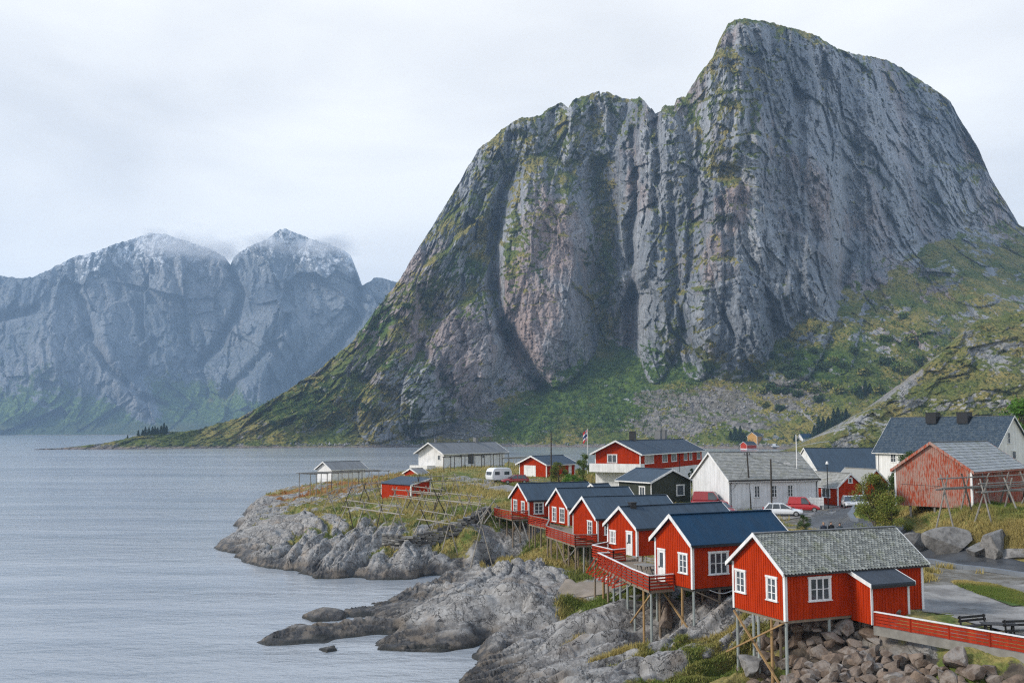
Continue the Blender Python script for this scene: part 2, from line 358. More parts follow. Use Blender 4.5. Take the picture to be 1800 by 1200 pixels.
# ---- near rocky knoll on the right behind the white house
KX = [1400, 1402, 1440,1470,1500,1530,1560,1600,1650,1690,1720,1800,1900,2100,2500]; KY = [803, 803, 786,768,746,722,700,668,628,590,562,548,560,640,760]
kpx = np.arange(1402, 2500, 1.8)
ksky = np.interp(kpx, KX, KY)-(7*np.abs(fbm(kpx/34, kpx*0, 3, 57))+3*fbm(kpx/9, kpx*0, 3, 55))*sstep(1420, 1480, kpx)
def k_disp(px, py, x, z, D):
    u = x*.8+z*1.0; v = z-x*.5
    return 12*fbm(x/60, z/40, 3, 301)+9*facet(u/34, v/14, 303)+2.6*facet(u/12, v/4.5, 305)+1.0*facet(u/4, v/1.6, 307)+.7*fbm(x/3, z/2, 3, 309)
def k_attr(px, py, x, z, nz):
    q = fbm(px/50, py/30, 3, 77)
    v = .86+.35*q-.38*np.exp(-(polydist(px, py, [(1510, 735), (1560, 705), (1620, 655)])/14)**2)-.3*np.exp(-(polydist(px, py, [(1600, 720), (1560, 740)])/12)**2)
    v -= .35*np.exp(-(polydist(px, py, [(1700, 600), (1760, 640), (1800, 640)])/22)**2)
    v = v-.7*sstep(.6, .35, nz)
    return dict(veg=v, scree=v*0, lush=v*0)
knoll_mat = rock_cliff('knoll_rock', base=(.31, .305, .29), pale=(.46, .445, .42), warm=(.36, .31, .27), veg1=(.14, .16, .034), veg2=(.29, .235, .075), S=.6)
relief('hill', 'rocky grass covered knoll on the right behind the large white house', 'hill', kpx, ksky, np.full(kpx.shape, HY+HC*F/560.), 
       lambda px, py, t: 1.15+0*px+.8*np.exp(-(1-t)/.05), k_disp, k_attr, 240, knoll_mat, kind='structure', back=160)
# ---- distant range
FX = [-700,-400,-200,0,30,60,95,130,165,200,235,262,290,330,370,395,404,412,440,470,492,503,520,545,575,605,618,626,631,645,662,700,760,900,1100]
FY = [430,470,455,484,490,487,470,452,444,430,420,410,412,425,438,452,470,450,432,420,404,402,410,420,428,440,452,476,507,498,487,497,520,560,640]
fpx = np.arange(-700, 1100, 1.9)
fsky = np.interp(fpx, FX, FY)-2.2*np.abs(fbm(fpx/14, fpx*0, 4, 401, .6))-1.2*fbm(fpx/4, fpx*0, 2, 405)
fg = [([(402,470),(425,520),(410,560),(380,610),(350,640)], 8, 110), ([(160,590),(185,640),(250,700),(290,712)], 7, 90), ([(270,600),(240,660)], 9, 60), ([(0,560),(60,545)], 10, 60),
      ([(628,500),(632,560),(600,600),(540,660)], 10, 120), ([(130,460),(150,560),(160,590)], 9, 70), ([(300,450),(320,560),(330,600)], 10, 50), ([(505,560),(450,640),(400,690)], 9, 80)]
def f_cot(px, py, t):
    c = np.interp(py, [400, 640, 690, 720, 760], [.55, .5, .8, 2.2, 3.0]); return c+.5*np.exp(-(1-t)/.03)
def f_disp(px, py, x, z, D):
    u = x+.25*z+60*fbm(x/300, z/400, 3, 411); d = 190*fbm(u/620, z/800, 3, 413)+130*facet(u/420, z/520, 415)+85*facet(u/170, z/300, 417)+38*facet(u/62, z/130, 419)+15*facet(u/24, z/50, 421)+25*ridged(u/90, z/300, 3, 423)
    for pts, wd, dp in fg: d += dp*np.exp(-(polydist(px, py, pts)/wd)**2)
    d -= 130*np.exp(-(polydist(px, py, [(185, 600), (210, 670), (260, 722)])/24)**2)
    d -= 110*np.exp(-(polydist(px, py, [(500, 570), (440, 680)])/40)**2)
    return d*sstep(762, 715, py)+(.3*d)*(1-sstep(762, 715, py))
def f_attr(px, py, x, z, d):
    q = 35*fbm(px/70, py/70, 3, 431); v = np.interp(py+q, [400, 520, 600, 650, 690, 720, 765], [.05, .22, .32, .35, .62, .9, .95])
    v -= .9*np.exp(-(polydist(px, py, [(180, 600), (200, 670), (262, 724)])/26)**2)
    v -= .5*np.exp(-(polydist(px, py, [(540, 600), (470, 690)])/40)**2)
    v -= .4*np.exp(-(polydist(px, py, [(60, 700), (110, 735)])/6)**2)
    v += .4*np.exp(-(polydist(px, py, [(290, 700), (420, 720)])/25)**2)
    lush = sstep(650, 700, py+q)*(1-sstep(738, 748, py))
    sn = np.interp(py+q*.6, [400, 440, 480, 540], [1.05, .88, .58, .1])*np.interp(px, [0, 60, 180, 260, 420, 640, 720], [.35, .8, .9, .8, .7, 1, .9])
    wm = np.maximum(np.exp(-(polydist(px, py, [(180, 610), (200, 670), (255, 722)])/20)**2)*.9, np.exp(-((px-120+q)/70)**2-((py-560)/40)**2)*.5)
    wm = np.maximum(wm, np.exp(-((px-470+q)/60)**2-((py-600)/60)**2)*.5); wm = np.maximum(wm, np.exp(-((px-560)/40)**2-((py-600)/60)**2)*.35)
    return dict(veg=v, scree=v*0, lush=lush, snow=sn, warm=wm)
far_mat = rock_cliff('far_rock', base=(.12, .14, .16), pale=(.22, .235, .25), warm=(.27, .27, .275), dark=(.03, .045, .06), snow=True, S=2.6, veg1=(.05, .08, .025), veg2=(.10, .11, .035))
relief('mountain_range', 'distant snow dusted mountain range across the fjord', 'mountain', fpx, fsky, np.full(fpx.shape, 765.), f_cot, f_disp, f_attr, 330, far_mat, kind='structure', back=1500)
# ================================================================== SEA
def sea_material():
    m = M('sea_water', .17, .8); m.b.inputs['IOR'].default_value = 1.333
    p = m.geo(rot=(0, 0, R(20)), scale=(.55, 1, 1)); p2 = m.geo(rot=(0, 0, R(-12)), scale=(.5, 1, 1))
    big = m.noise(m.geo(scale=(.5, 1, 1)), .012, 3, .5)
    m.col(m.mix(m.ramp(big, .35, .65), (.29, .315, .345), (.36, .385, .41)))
    h = m.math('ADD', m.math('MULTIPLY', m.noise(p, .55, 5, .6), 1.0), m.math('MULTIPLY', m.noise(p2, 2.6, 4, .6), .28))
    h = m.math('ADD', h, m.math('MULTIPLY', m.noise(p2, .16, 3, .5), 1.3))
    h = m.math('MULTIPLY', h, m.ramp(m.noise(m.geo(scale=(.3, 1, 1), rot=(0, 0, R(8))), .02, 4, .6), .36, .60, .25, 1.15))
    m.bump(h, 1.0, .20); return m.m
me = np_mesh('sea', [(-9000, -300, 0), (9000, -300, 0), (9000, 9000, 0), (-9000, 9000, 0)], [(0, 1, 2, 3)])
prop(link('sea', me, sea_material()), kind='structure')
# ================================================================== FORELAND (village ground and shore rock)
COAST = [(-3, 18), (-3.6, 40)]+[atz(a, b, 0) for a, b in [(795, 1200), (828, 1166), (850, 1146), (876, 1128), (850, 1138), (790, 1145), (730, 1147), (668, 1141), (672, 1128), (690, 1110),
    (640, 1119), (560, 1129), (468, 1134), (455, 1128), (520, 1117), (580, 1107), (640, 1097), (684, 1084), (662, 1079), (612, 1080), (622, 1068), (680, 1056), (730, 1040), (762, 1024), (800, 1012),
    (770, 1010), (730, 1015), (690, 1018), (620, 1015), (560, 1017), (520, 1009), (490, 999), (450, 991), (420, 985), (412, 975), (378, 965), (395, 955), (428, 930), (412, 927), (432, 912), (436, 898), (450, 884), (475, 877), (495, 878)]] \
    + [(-56, 240), (-57, 250), (-48, 259), (-35, 264), (-22, 256), (-12, 262), (0, 286), (30, 300), (80, 318), (150, 325), (300, 325), (300, 18)]
ISLES = [[atz(a, b, 0) for a, b in [(545, 1083), (560, 1076), (600, 1074), (620, 1080), (600, 1090), (560, 1091)]], [atz(a, b, 0) for a, b in [(552, 1139), (575, 1134), (582, 1140), (562, 1144)]]]
# ground points: frame x, frame y, height above the sea, rockiness, grass
G = [(450,893,1.6,1,0),(470,885,1.4,1,0),(500,885,2.6,1,.5),(530,872,3.2,.7,.8),(600,880,3.9,.5,.7),(560,900,3.4,.9,.6),(560,925,2.9,1,.5),(620,930,3.1,1,.55),(640,900,4.2,.6,.6),(480,930,2.2,1,.15),(450,950,1.2,1,0),
 (550,960,2.2,1,.3),(650,960,2.5,1,.38),(500,985,.9,1,0),(600,1000,.9,1,0),(580,945,2.7,.8,.65),(700,955,2.8,.7,.7),(530,905,3.1,.8,.7),(500,905,2.7,.9,.5),(690,1003,.9,1,0),(720,975,1.9,1,0),(700,930,3.9,.6,.6),(760,930,4.1,.5,.5),(750,905,4.9,.25,.95),(700,900,4.7,.2,.95),(850,912,5.0,.3,.8),
 (800,965,2.4,1,.35),(840,950,3.2,.8,.75),(780,950,3.1,.9,.5),(760,992,1.3,1,0),(850,980,1.3,1,.1),(670,882,5,.1,.8),(724,876,5.1,.1,.9),(820,880,5.8,.1,.95),(866,875,6.3,.1,.9),(875,848,7.2,0,.7),(930,846,7.4,0,.5),(962,842,7.45,0,.5),
 (780,823,7.8,.1,.95),(730,822,7.4,.2,.9),(690,836,6.2,.3,.9),(650,845,5.2,.4,.8),(830,815,8.0,.05,1),(900,812,8.0,.05,1),(1000,847,7.1,0,.8),(1040,858,6.95,0,.8),(1125,858,6.9,0,.5),(1143,886,6.35,0,.6),(1282,891,6.35,0,.3),
 (1380,905,6.2,0,0),(1440,889,6.1,0,.2),(1480,888,6.0,0,.1),(1470,925,5.9,0,0),(1400,932,5.85,0,.7),(875,991,.6,1,0),(896,986,.8,1,.1),(911,975,1.4,1,.3),(930,955,2.9,.8,.7),(942,956,3.0,.8,.7),(975,979,3.3,.7,.8),(986,976,3.5,.6,.8),
 (1005,1007,2.9,.6,.8),(1025,1012,3.1,.6,.8),(960,965,3.4,.7,.6),(930,992,3.5,1,.3),(870,1012,2.7,1,.05),(975,1003,3.5,1,.2),(985,1050,2.2,.9,.3),(945,1105,1.3,1,0),(900,1055,3.0,1,.12),(850,1050,2.3,1,0),(800,1062,1.7,1,0),
 (800,1112,1.0,1,0),(730,1115,.6,1,0),(760,1060,1.0,1,0),(820,1022,1.1,1,0),(700,1070,.5,1,0),(1040,1030,2.65,.1,.1),(1010,1030,2.7,.25,.2),(1075,1040,2.8,.2,.8),(1000,1062,2.5,.8,.7),(1055,1065,2.9,.5,.9),
 (1068,1061,3.1,.5,.7),(1081,1064,3.25,.6,.4),(1096,1072,3.3,.7,.3),(1110,1080,3.3,.8,.5),(1090,1110,2.8,.9,.4),(1050,1130,2.4,1,.3),(1126,1118,2.35,1,.2),(1154,1120,2.55,1,.1),(1196,1106,3.1,1,.3),(1224,1105,3.3,1,.3),(1262,1095,3.8,.8,.5),(1296,1130,3.3,.7,.7),
 (1330,1165,2.75,.8,.8),(1382,1197,2.35,.8,.1),(1000,1120,2.1,.9,.3),(950,1140,1.2,1,0),(1000,1180,1.8,1,.05),(1100,1165,2.2,.9,.45),(1200,1185,2.2,1,.45),(1280,1190,2.1,.8,.75),(900,1185,.9,1,0),(1250,1130,2.9,.5,.95),(1220,1140,2.8,.6,.85),(1300,1160,2.7,.5,.9),(1150,1150,2.6,.8,.6),(1340,1185,2.5,.6,.8),(1050,1090,2.6,.9,.45),
 (1180,1150,2.6,.8,.5),(1527,1092,5.45,.1,.7),(1800,1146,5.5,.1,.95),(1800,1170,5.07,.2,.95),(1800,1200,4.4,.4,.3),(1600,1190,3.7,.4,.1),(1600,1132,4.9,.3,.4),(1700,1136,5.45,.1,.9),(1700,1152,5.15,.2,.9),(1600,1108,5.48,.1,.8),(1600,1120,5.15,.3,.5),(1550,1100,5.4,.2,.6),(1800,1156,5.3,.1,.95),(1500,1128,4.5,.4,.2),(1450,1100,5.2,.3,.2),(1420,1106,4.9,.3,.1),(1450,1150,4.1,.4,.1),(1450,1195,3.2,.4,.1),(1400,1132,4.1,.4,.1),(1400,1195,2.9,.4,.1),(1550,1120,4.9,.3,.3),(1550,1190,3.6,.4,.1),(1380,1110,4.4,.4,.1),
 (1630,1072,5.35,0,.5),(1500,1085,5.3,.1,.4),(1700,1050,5.4,0,0),(1800,1060,5.4,0,0),(1800,1085,5.35,0,0),(1750,1020,5.5,0,.1),(1800,1003,5.6,0,0),(1640,985,5.65,0,0),(1540,960,5.7,0,.2),
 (1700,900,9.0,.1,1),(1800,895,9.2,.1,1),(1760,880,9.3,.1,1),(1900,905,9.2,.2,1),(1600,912,8.0,.3,.9),(1640,905,8.5,.3,.9),(1570,905,7.9,.1,.9),(1500,902,7.3,.1,1),(1480,922,6.2,.1,1),(1530,925,7.0,.1,1),(1530,885,7.6,.1,1),(2000,1000,5.8,.1,.3),
 (2000,930,8.8,.3,1),(2000,1100,5.3,0,.2)]
GW = [(15,30,2.5,.5,.3),(15,42,1.8,1,.1),(30,30,3.5,.4,.4),(30,42,4.2,.3,.4),(60,40,5,.1,.5),(100,40,5,.1,.5),(5,50,1.4,1,0),(0,52,.6,1,0),(36.3,80.0,5.9,.3,.98),(38.2,84,8.0,.3,1),(34.9,85.5,6.0,.3,.98),(36.3,89,7.4,.2,1),(39.6,77.6,5.9,.3,.98),(41.5,81,8.3,.3,1),(44,74,5.9,.3,.6),(46,77.5,8.3,.3,1),(16.5,62,5.4,.3,.3),(19,66,5.5,.1,.5),(17,72,5.4,.3,.4),(14,76,5.2,.4,.4),(15,86,5.4,.2,.6),(20,92,5.7,0,.7),(13,99,5.4,.2,.6),(18,104,5.9,0,.7),
 (12,116,5.3,.2,.7),(9,126,5.4,.2,.7),(5,131,5.5,.2,.8),(0,136,5.4,.2,.9),(16,122,6.0,0,.8),(26,112,6.1,0,.6),(22,118,6.1,0,.6),(35,110,6.1,0,0),(40,122,6.1,0,0),(30,90,5.8,0,.6),(33,80,5.7,0,.5),(27,74,5.6,0,.4),(24,62,5.4,0,0),
 (-4,150,6.2,.1,.9),(0,170,7.1,0,.8),(10,200,7.6,0,.8),(-10,205,7.9,0,.9),(-15,222,7.8,0,.9),(-5,240,7.2,.1,.9),(5,255,5.5,.3,.7),(-25,230,6,.3,.9),(-35,235,4.6,.4,.8),(-43,232,3.9,.5,.7),(-45,222,3.6,.6,.7),(-48,243,2.8,.8,.3),(-30,250,3.5,.6,.5),
 (40,180,7,0,.6),(35,210,6.5,0,.6),(60,180,7.2,0,.6),(70,155,7.5,0,.6),(60,140,7.3,0,.6),(52,118,7.4,.1,.9),(60,130,7.5,.1,.9),(80,130,8.5,.1,.9),(100,160,8.5,.1,.9),(120,200,8,.1,.8),(60,230,5.5,.1,.5),(90,260,4.5,.2,.5),(40,250,5,.2,.5),(20,270,4,.4,.5),
 (60,290,3,.5,.4),(150,290,3,.5,.4),(250,250,5,.2,.6),(250,100,8,.2,.8),(250,40,6,.2,.6),(150,100,9,.2,.8),(60,60,5.3,.1,.4),(100,80,8.5,.2,.8),(45,110,8.0,.2,1),(52,100,8.8,.2,1),(49,92,9.0,.2,1)]
_gp = np.array([(*atz(a, b, z), z, r, g) for a, b, z, r, g in G]+GW)
GX, GY, GZ, GR, GG = _gp.T
def _mq(dx, dy): return np.sqrt(dx*dx+dy*dy+1.0)
_A = _mq(GX[:, None]-GX, GY[:, None]-GY)+np.eye(len(GX))*.02
_n = len(GX); _P = np.stack([np.ones(_n), GX, GY], 1)
_S = np.block([[_A, _P], [_P.T, np.zeros((3, 3))]])
_W = np.linalg.solve(_S, np.concatenate([GZ, np.zeros(3)]))
def base_ground(x, y):
    sh = x.shape; x = x.ravel(); y = y.ravel(); z = _W[_n]+_W[_n+1]*x+_W[_n+2]*y
    sw = np.zeros_like(x); sr = np.zeros_like(x); sg = np.zeros_like(x)
    for i in range(_n):
        dx = x-GX[i]; dy = y-GY[i]; d2 = dx*dx+dy*dy; z += _W[i]*np.sqrt(d2+1.0)
        w = 1/(d2+.6)**1.6; sw += w; sr += w*GR[i]; sg += w*GG[i]
    return z.reshape(sh), (sr/sw).reshape(sh), (sg/sw).reshape(sh)
def sdf(x, y, poly):
    best = np.full(x.shape, 1e18); ins = np.zeros(x.shape, bool); n = len(poly)
    for i in range(n):
        x1, y1 = poly[i]; x2, y2 = poly[(i+1) % n]; dx, dy = x2-x1, y2-y1
        t = np.clip(((x-x1)*dx+(y-y1)*dy)/(dx*dx+dy*dy), 0, 1)
        best = np.minimum(best, (x-x1-t*dx)**2+(y-y1-t*dy)**2)
        if y1 != y2:
            c = ((y1 > y) != (y2 > y)) & (x < (x2-x1)*(y-y1)/(y2-y1)+x1); ins ^= c
    return np.where(ins, 1, -1)*np.sqrt(best)
def ground_full(x, y):
    zb, rk, gr = base_ground(x, y)
    wx = x+1.2*fbm(x/4, y/4, 2, 501); wy = y+1.2*fbm(x/4, y/4, 2, 503)
    s = sdf(wx, wy, COAST)
    # slab direction: long axis runs away to the right
    th = R(52)+.35*fbm(x/40, y/40, 2, 505); u = wx*np.sin(th)+wy*np.cos(th); v = wx*np.cos(th)-wy*np.sin(th)
    k = np.clip(.75+y/300, .8, 1.35)                                   # broader slabs on the far point
    big = np.sqrt(vn(u/(13*k), v/(4.2*k), 511)**2+.004)*1.9-.5
    mid = np.sqrt(vn(u/(5*k)+5, v/(1.6*k), 513)**2+.003)*.95-.3
    cr_ = np.exp(-np.abs(fbm(u/(16*k), v/(3.4*k), 3, 527))/.06)*-.75+np.exp(-np.abs(fbm(u/(7*k), v/(5*k), 3, 529))/.055)*-.4
    fa = facetE(u/(6.5*k), v/(2.6*k), 515, .25, .3)*1.25+facetE(u/(3.0*k), v/(1.5*k), 517, .3, .3)*.42+facetE(u/1.2, v/.7, 519, .35, .4)*.22+facet(u/.6, v/.4, 525)*.07*np.interp(y, [60, 100], [1, .6])+cr_*1.15
    fi = .045*fbm(x/.8, y/.8, 4, 521, .6)+.12*fbm(u/3, v/.9, 3, 523)
    rough = np.clip(rk, 0, 1)
    amp = rough**1.2*(.55+.45*sstep(0, 3, s))*np.clip(.40+zb/3.2, .40, 1)*np.interp(y, [100, 125], [1, .72])
    det = amp*(big*k*.85+mid*k*.8+fa*k*.9+fi)
    det += (1-rough)*(.10*fbm(x/2.5, y/2.5, 3, 531))*sstep(.05, .3, gr)
    rise = np.where(s > 0, 1.15*np.clip(s, 0, None)**.8, .35*s)
    zb2 = np.maximum(zb, .32+.25*fbm(u/5, v/2, 2, 571)); sm = np.clip(.5+.5*(rise-zb2)/.8, 0, 1); z = np.where(s > 0, zb2*sm+rise*(1-sm)-.8*sm*(1-sm)*.5, rise)
    z = z+det*sstep(-1.5, .5, s)
    low = sstep(1.6, .5, zb)*sstep(-.3, .6, s)*sstep(150, 110, y)*sstep(.5, .9, rk); z = z+low*(.42*facetE(u/2.6, v/1.0, 573, .2, .5)+.26*facet(u/1.0, v/.5, 575)+.12*facet(u/.4, v/.25, 577)-.08)
    for isl in ISLES:
        si = sdf(wx, wy, isl); z = np.maximum(z, np.where(si > 0, .15+.35*si**.7, .5*si)+.35*(mid+fa)*sstep(-.5, .3, si))
    g = gr+.42*fbm(x/2.2, y/2.2, 4, 541, .6)*sstep(0, .25, gr)*sstep(0, .3, 1.02-gr)-.30*rough*sstep(.0, .6, big+mid*.8)+.18*rough*sstep(.1, -.35, big+mid)*sstep(.02, .1, gr)
    g = g*sstep(1.2, 3.5, s)*sstep(.9, 1.6, z)
    return z, rough, g, s
def ground_z(x, y):
    z, _, _, _ = ground_full(np.array([float(x)]), np.array([float(y)])); return float(z[0])
cols = np.concatenate([np.arange(330, 1860, 1.55), np.arange(1860, 2900, 8)])
rows = HY+np.concatenate([np.arange(78, 120, .9), np.arange(120, 200, .8), np.arange(200, 640, .74), np.arange(640, 1000, 7)])-0.0
rows = rows[::-1]
D = 28000.0/(rows-HY); D = np.concatenate([D[D < 335], [340]])
XX = np.outer(D, (cols-900)/(F*CT)); YY = np.repeat(D[:, None], len(cols), 1)
ZZ, RK, GRS, SS = ground_full(XX, YY)
keep = (SS > -2.5); kk = keep[:-1, :-1] | keep[1:, 1:] | keep[:-1, 1:] | keep[1:, :-1]
for isl in ISLES:
    si = sdf(XX, YY, isl) > -1.5; kk |= si[:-1, :-1]
def ground_material():
    m = M('shore_rock', .88, .25); p = m.geo(); ps = m.geo(rot=(0, 0, R(-40)), scale=(1, .3, 1))
    c = m.mix(m.ramp(m.noise(p, .45, 7, .65), .38, .62), (.165, .155, .146), (.30, .288, .272))
    c = m.mix(m.ramp(m.noise(p, 2.6, 6, .7), .45, .66, 0, .8), c, (.40, .388, .37))
    c = m.mix(m.ramp(m.noise(p, 1.1, 6, .7), .50, .68, 0, .75), c, (.11, .108, .108))
    c = m.mix(m.ramp(m.noise(p, .28, 5, .6), .54, .68, 0, .6), c, (.27, .215, .165))
    crk = m.ramp(m.math('ABSOLUTE', m.math('SUBTRACT', m.noise(ps, .55, 6, .62, .6), .5)), 0, .014); crk2 = m.ramp(m.math('ABSOLUTE', m.math('SUBTRACT', m.noise(m.geo(rot=(0, 0, R(30)), scale=(1, .5, 1)), .35, 5, .6, .4), .5)), 0, .01); crk = m.math('MINIMUM', crk, m.ramp(crk2, 0, 1, .4, 1)); c = m.mix(m.ramp(crk, 0, 1, .85, 0), c, (.025, .024, .024))
    z = m.posz(); zz = m.math('ADD', z, m.math('MULTIPLY', m.noise(p, .5, 4), -1.1))
    c = m.mix(m.ramp(zz, .1, 1.0, .88, 0), c, m.mix(m.ramp(m.noise(p, .9, 5), .45, .6), (.035, .033, .033), (.13, .105, .08)))
    c = m.mix(m.ramp(zz, -.5, -.2, .9, 0), c, (.022, .022, .018))
    rk = m.attr('rock'); soil = m.mix(m.ramp(m.noise(p, .7, 6, .6), .42, .6), (.13, .115, .09), (.21, .20, .18)); c = m.mix(m.ramp(rk, .12, .4, 1, 0), c, soil); c = m.mix(m.attr('rubble'), c, m.mix(m.ramp(m.noise(p, 1.4, 5), .4, .6), (.05, .042, .035), (.11, .09, .07)))
    g = m.attr('grass'); gn = m.math('ADD', g, m.math('MULTIPLY', m.math('SUBTRACT', m.noise(p, 1.9, 5, .7), .5), .5))
    gc = m.mix(m.ramp(m.noise(p, .35, 5, .65), .40, .56), (.11, .145, .030), (.29, .24, .085))
    gc = m.mix(m.ramp(m.noise(p, 3.5, 5, .7), .4, .65), gc, m.mix(.5, gc, (.04, .06, .012)))
    orange = m.attr('orange'); gc = m.mix(orange, gc, (.25, .09, .025))
    c = m.mix(m.ramp(gn, .42, .54), c, gc); m.col(c)
    m.rough(m.ramp(zz, .2, 1.2, .45, .9))
    h = m.math('ADD', m.math('MULTIPLY', m.noise(p, 2.2, 8, .72), 1.0), m.math('MULTIPLY', crk, .35))
    m.bump(h, .7, .18); m.bump(m.noise(p, 14, 5, .7), .45, .03); return m.m
orange = np.clip(sstep(.45, .8, fbm(XX/3.5, YY/3.5, 3, 551)*.5+.6)*np.exp(-((XX+41)/16)**2-((YY-206)/26)**2)*1.6, 0, .85)
ground_mat = ground_material()
rubble = (polydist(XX, YY, [(15.5, 60), (19.4, 54.45), (29, 40.6)]) < 6.0+1.2*fbm(XX, YY, 2, 561))*(XX+YY*.695 < 57.0)*sstep(14, 15.5, XX+.6*fbm(XX, YY, 2, 563))*1.0
me = np_mesh('ground', np.stack([XX, YY, ZZ], -1).reshape(-1, 3), grid_quads(len(D), len(cols), kk), attrs=dict(rock=RK, grass=GRS, orange=orange, rubble=rubble))
prop(link('ground', me, ground_mat), kind='structure')
# ================================================================== OBJECT MATERIALS
def board_mat(name, c, c2=None, wear=.0, wearc=(.35, .30, .27), rough=.7):
    m = M(name, rough, .12); p = m.coord('Object', (1, 1, .18)); q = m.coord('Object')
    c2 = c2 or tuple(v*.72 for v in c)
    bw_ = m.noise(m.coord('Object', (1, 1, .02)), 4.7, 1, .5)
    k = m.mix(m.ramp(m.noise(p, 5, 5, .6), .35, .68), c, c2); k = m.mix(m.ramp(bw_, .4, .62, 0, .35), k, tuple(v*.6 for v in c)); k = m.mix(m.ramp(m.noise(q, 2.2, 6, .75), .60, .74, 0, .22), k, (.30, .16, .10) if sum(c) < .8 else tuple(v*.7 for v in c)); k = m.mix(m.ramp(m.noise(q, .8, 4, .6), .45, .7, 0, .35), k, tuple(v*.55 for v in c))
    if wear: k = m.mix(m.ramp(m.math('ADD', m.noise(p, 9, 6, .75), m.math('MULTIPLY', m.noise(q, .5, 3), .35)), .78-wear*.35, .92-wear*.35, 0, .85), k, wearc)
    m.col(k); m.bump(m.noise(p, 14, 4, .6), .35, .01); return m.m
def roof_sheet(name, c, gloss=.42):
    m = M(name, gloss, .2); p = m.coord('Object', (1, .35, .35))
    k = m.mix(m.ramp(m.noise(m.coord('Object', (1, .2, .2)), 1.4, 5, .65), .35, .7), c, tuple(v*.75+.005 for v in c)); m.col(k)
    m.rough(m.ramp(m.noise(p, 3, 4), .3, .7, gloss, gloss+.2)); m.bump(m.noise(p, 1.2, 3), .25, .03); return m.m
def slate_mat(name, a, b, moss=(.16, .17, .09)):
    m = M(name, .8, .35); v = m.attr('tone'); k = m.mix(v, a, b)
    k = m.mix(m.ramp(m.noise(m.coord('Object'), 1.1, 5, .7), .5, .66, 0, .55), k, moss)
    k = m.mix(m.ramp(m.noise(m.coord('Object'), 7, 4, .7), .55, .7, 0, .45), k, (.42, .42, .38)); m.col(k)
    m.bump(m.noise(m.coord('Object'), 9, 4), .4, .015); return m.m
RED = board_mat('red_boards', (.47, .038, .004), (.37, .028, .004), rough=.85); RED2 = board_mat('red_rail_boards', (.38, .036, .012), (.27, .026, .01), rough=.85)
WORN = board_mat('worn_red_boards', (.42, .080, .034), (.30, .058, .028), wear=.52, wearc=(.36, .27, .23), rough=.9)
WHITE = board_mat('white_paint', (.80, .80, .79), (.72, .72, .71)); WHITEW = board_mat('white_boards', (.74, .75, .76), (.66, .67, .68), wear=.12, wearc=(.45, .44, .42))
GREEN = board_mat('dark_green_boards', (.052, .058, .045), (.040, .046, .036)); YEL = board_mat('ochre_boards', (.50, .28, .08), (.42, .23, .07))
WOOD = board_mat('weathered_wood', (.28, .22, .16), (.20, .165, .13), rough=.9); WOODG = board_mat('grey_wood', (.30, .29, .265), (.19, .18, .165), rough=.9)
WOODY = board_mat('new_wood', (.38, .25, .12), (.30, .19, .09), rough=.85); WOODD = board_mat('dark_wood', (.085, .075, .065), (.05, .045, .04), rough=.9); POSTG = board_mat('grey_green_post', (.33, .36, .34), (.25, .28, .27))
SHEETB = roof_sheet('blue_sheet', (.008, .040, .085), .5); SHEETG = roof_sheet('slate_blue_sheet', (.050, .075, .105), .55); SHEETK = roof_sheet('charcoal_sheet', (.045, .055, .07), .5); SHEETN = roof_sheet('grey_felt', (.20, .205, .21), .7)
SLATE = slate_mat('grey_green_slate', (.13, .135, .125), (.33, .335, .30)); SLATEG = slate_mat('grey_slate', (.22, .22, .205), (.34, .335, .31), (.24, .23, .16)); SLATEP = slate_mat('pale_slate', (.27, .28, .28), (.36, .37, .37)); TILE = slate_mat('dark_tile', (.02, .04, .065), (.045, .07, .10), (.08, .10, .11))
def plain(name, c, rough=.6, spec=.4, metal=0., vary=.25, sc=6):
    m = M(name, rough, spec); m.b.inputs['Metallic'].default_value = metal
    m.col(m.mix(m.ramp(m.noise(m.coord('Object'), sc, 4), .3, .7), c, tuple(v*(1-vary) for v in c))); return m.m
GLASS = plain('window_glass', (.075, .09, .105), .1, .6, 0, .5, 2); BLACK = plain('black_metal', (.02, .02, .022), .45); CONC = plain('concrete', (.25, .24, .215), .9, .2, 0, .3, 2); RUBBER = plain('rubber', (.02, .02, .02), .8)
STEEL = plain('galvanised_steel', (.45, .46, .47), .45, .5, .6); PIPE = plain('grey_plastic', (.5, .5, .5), .5)
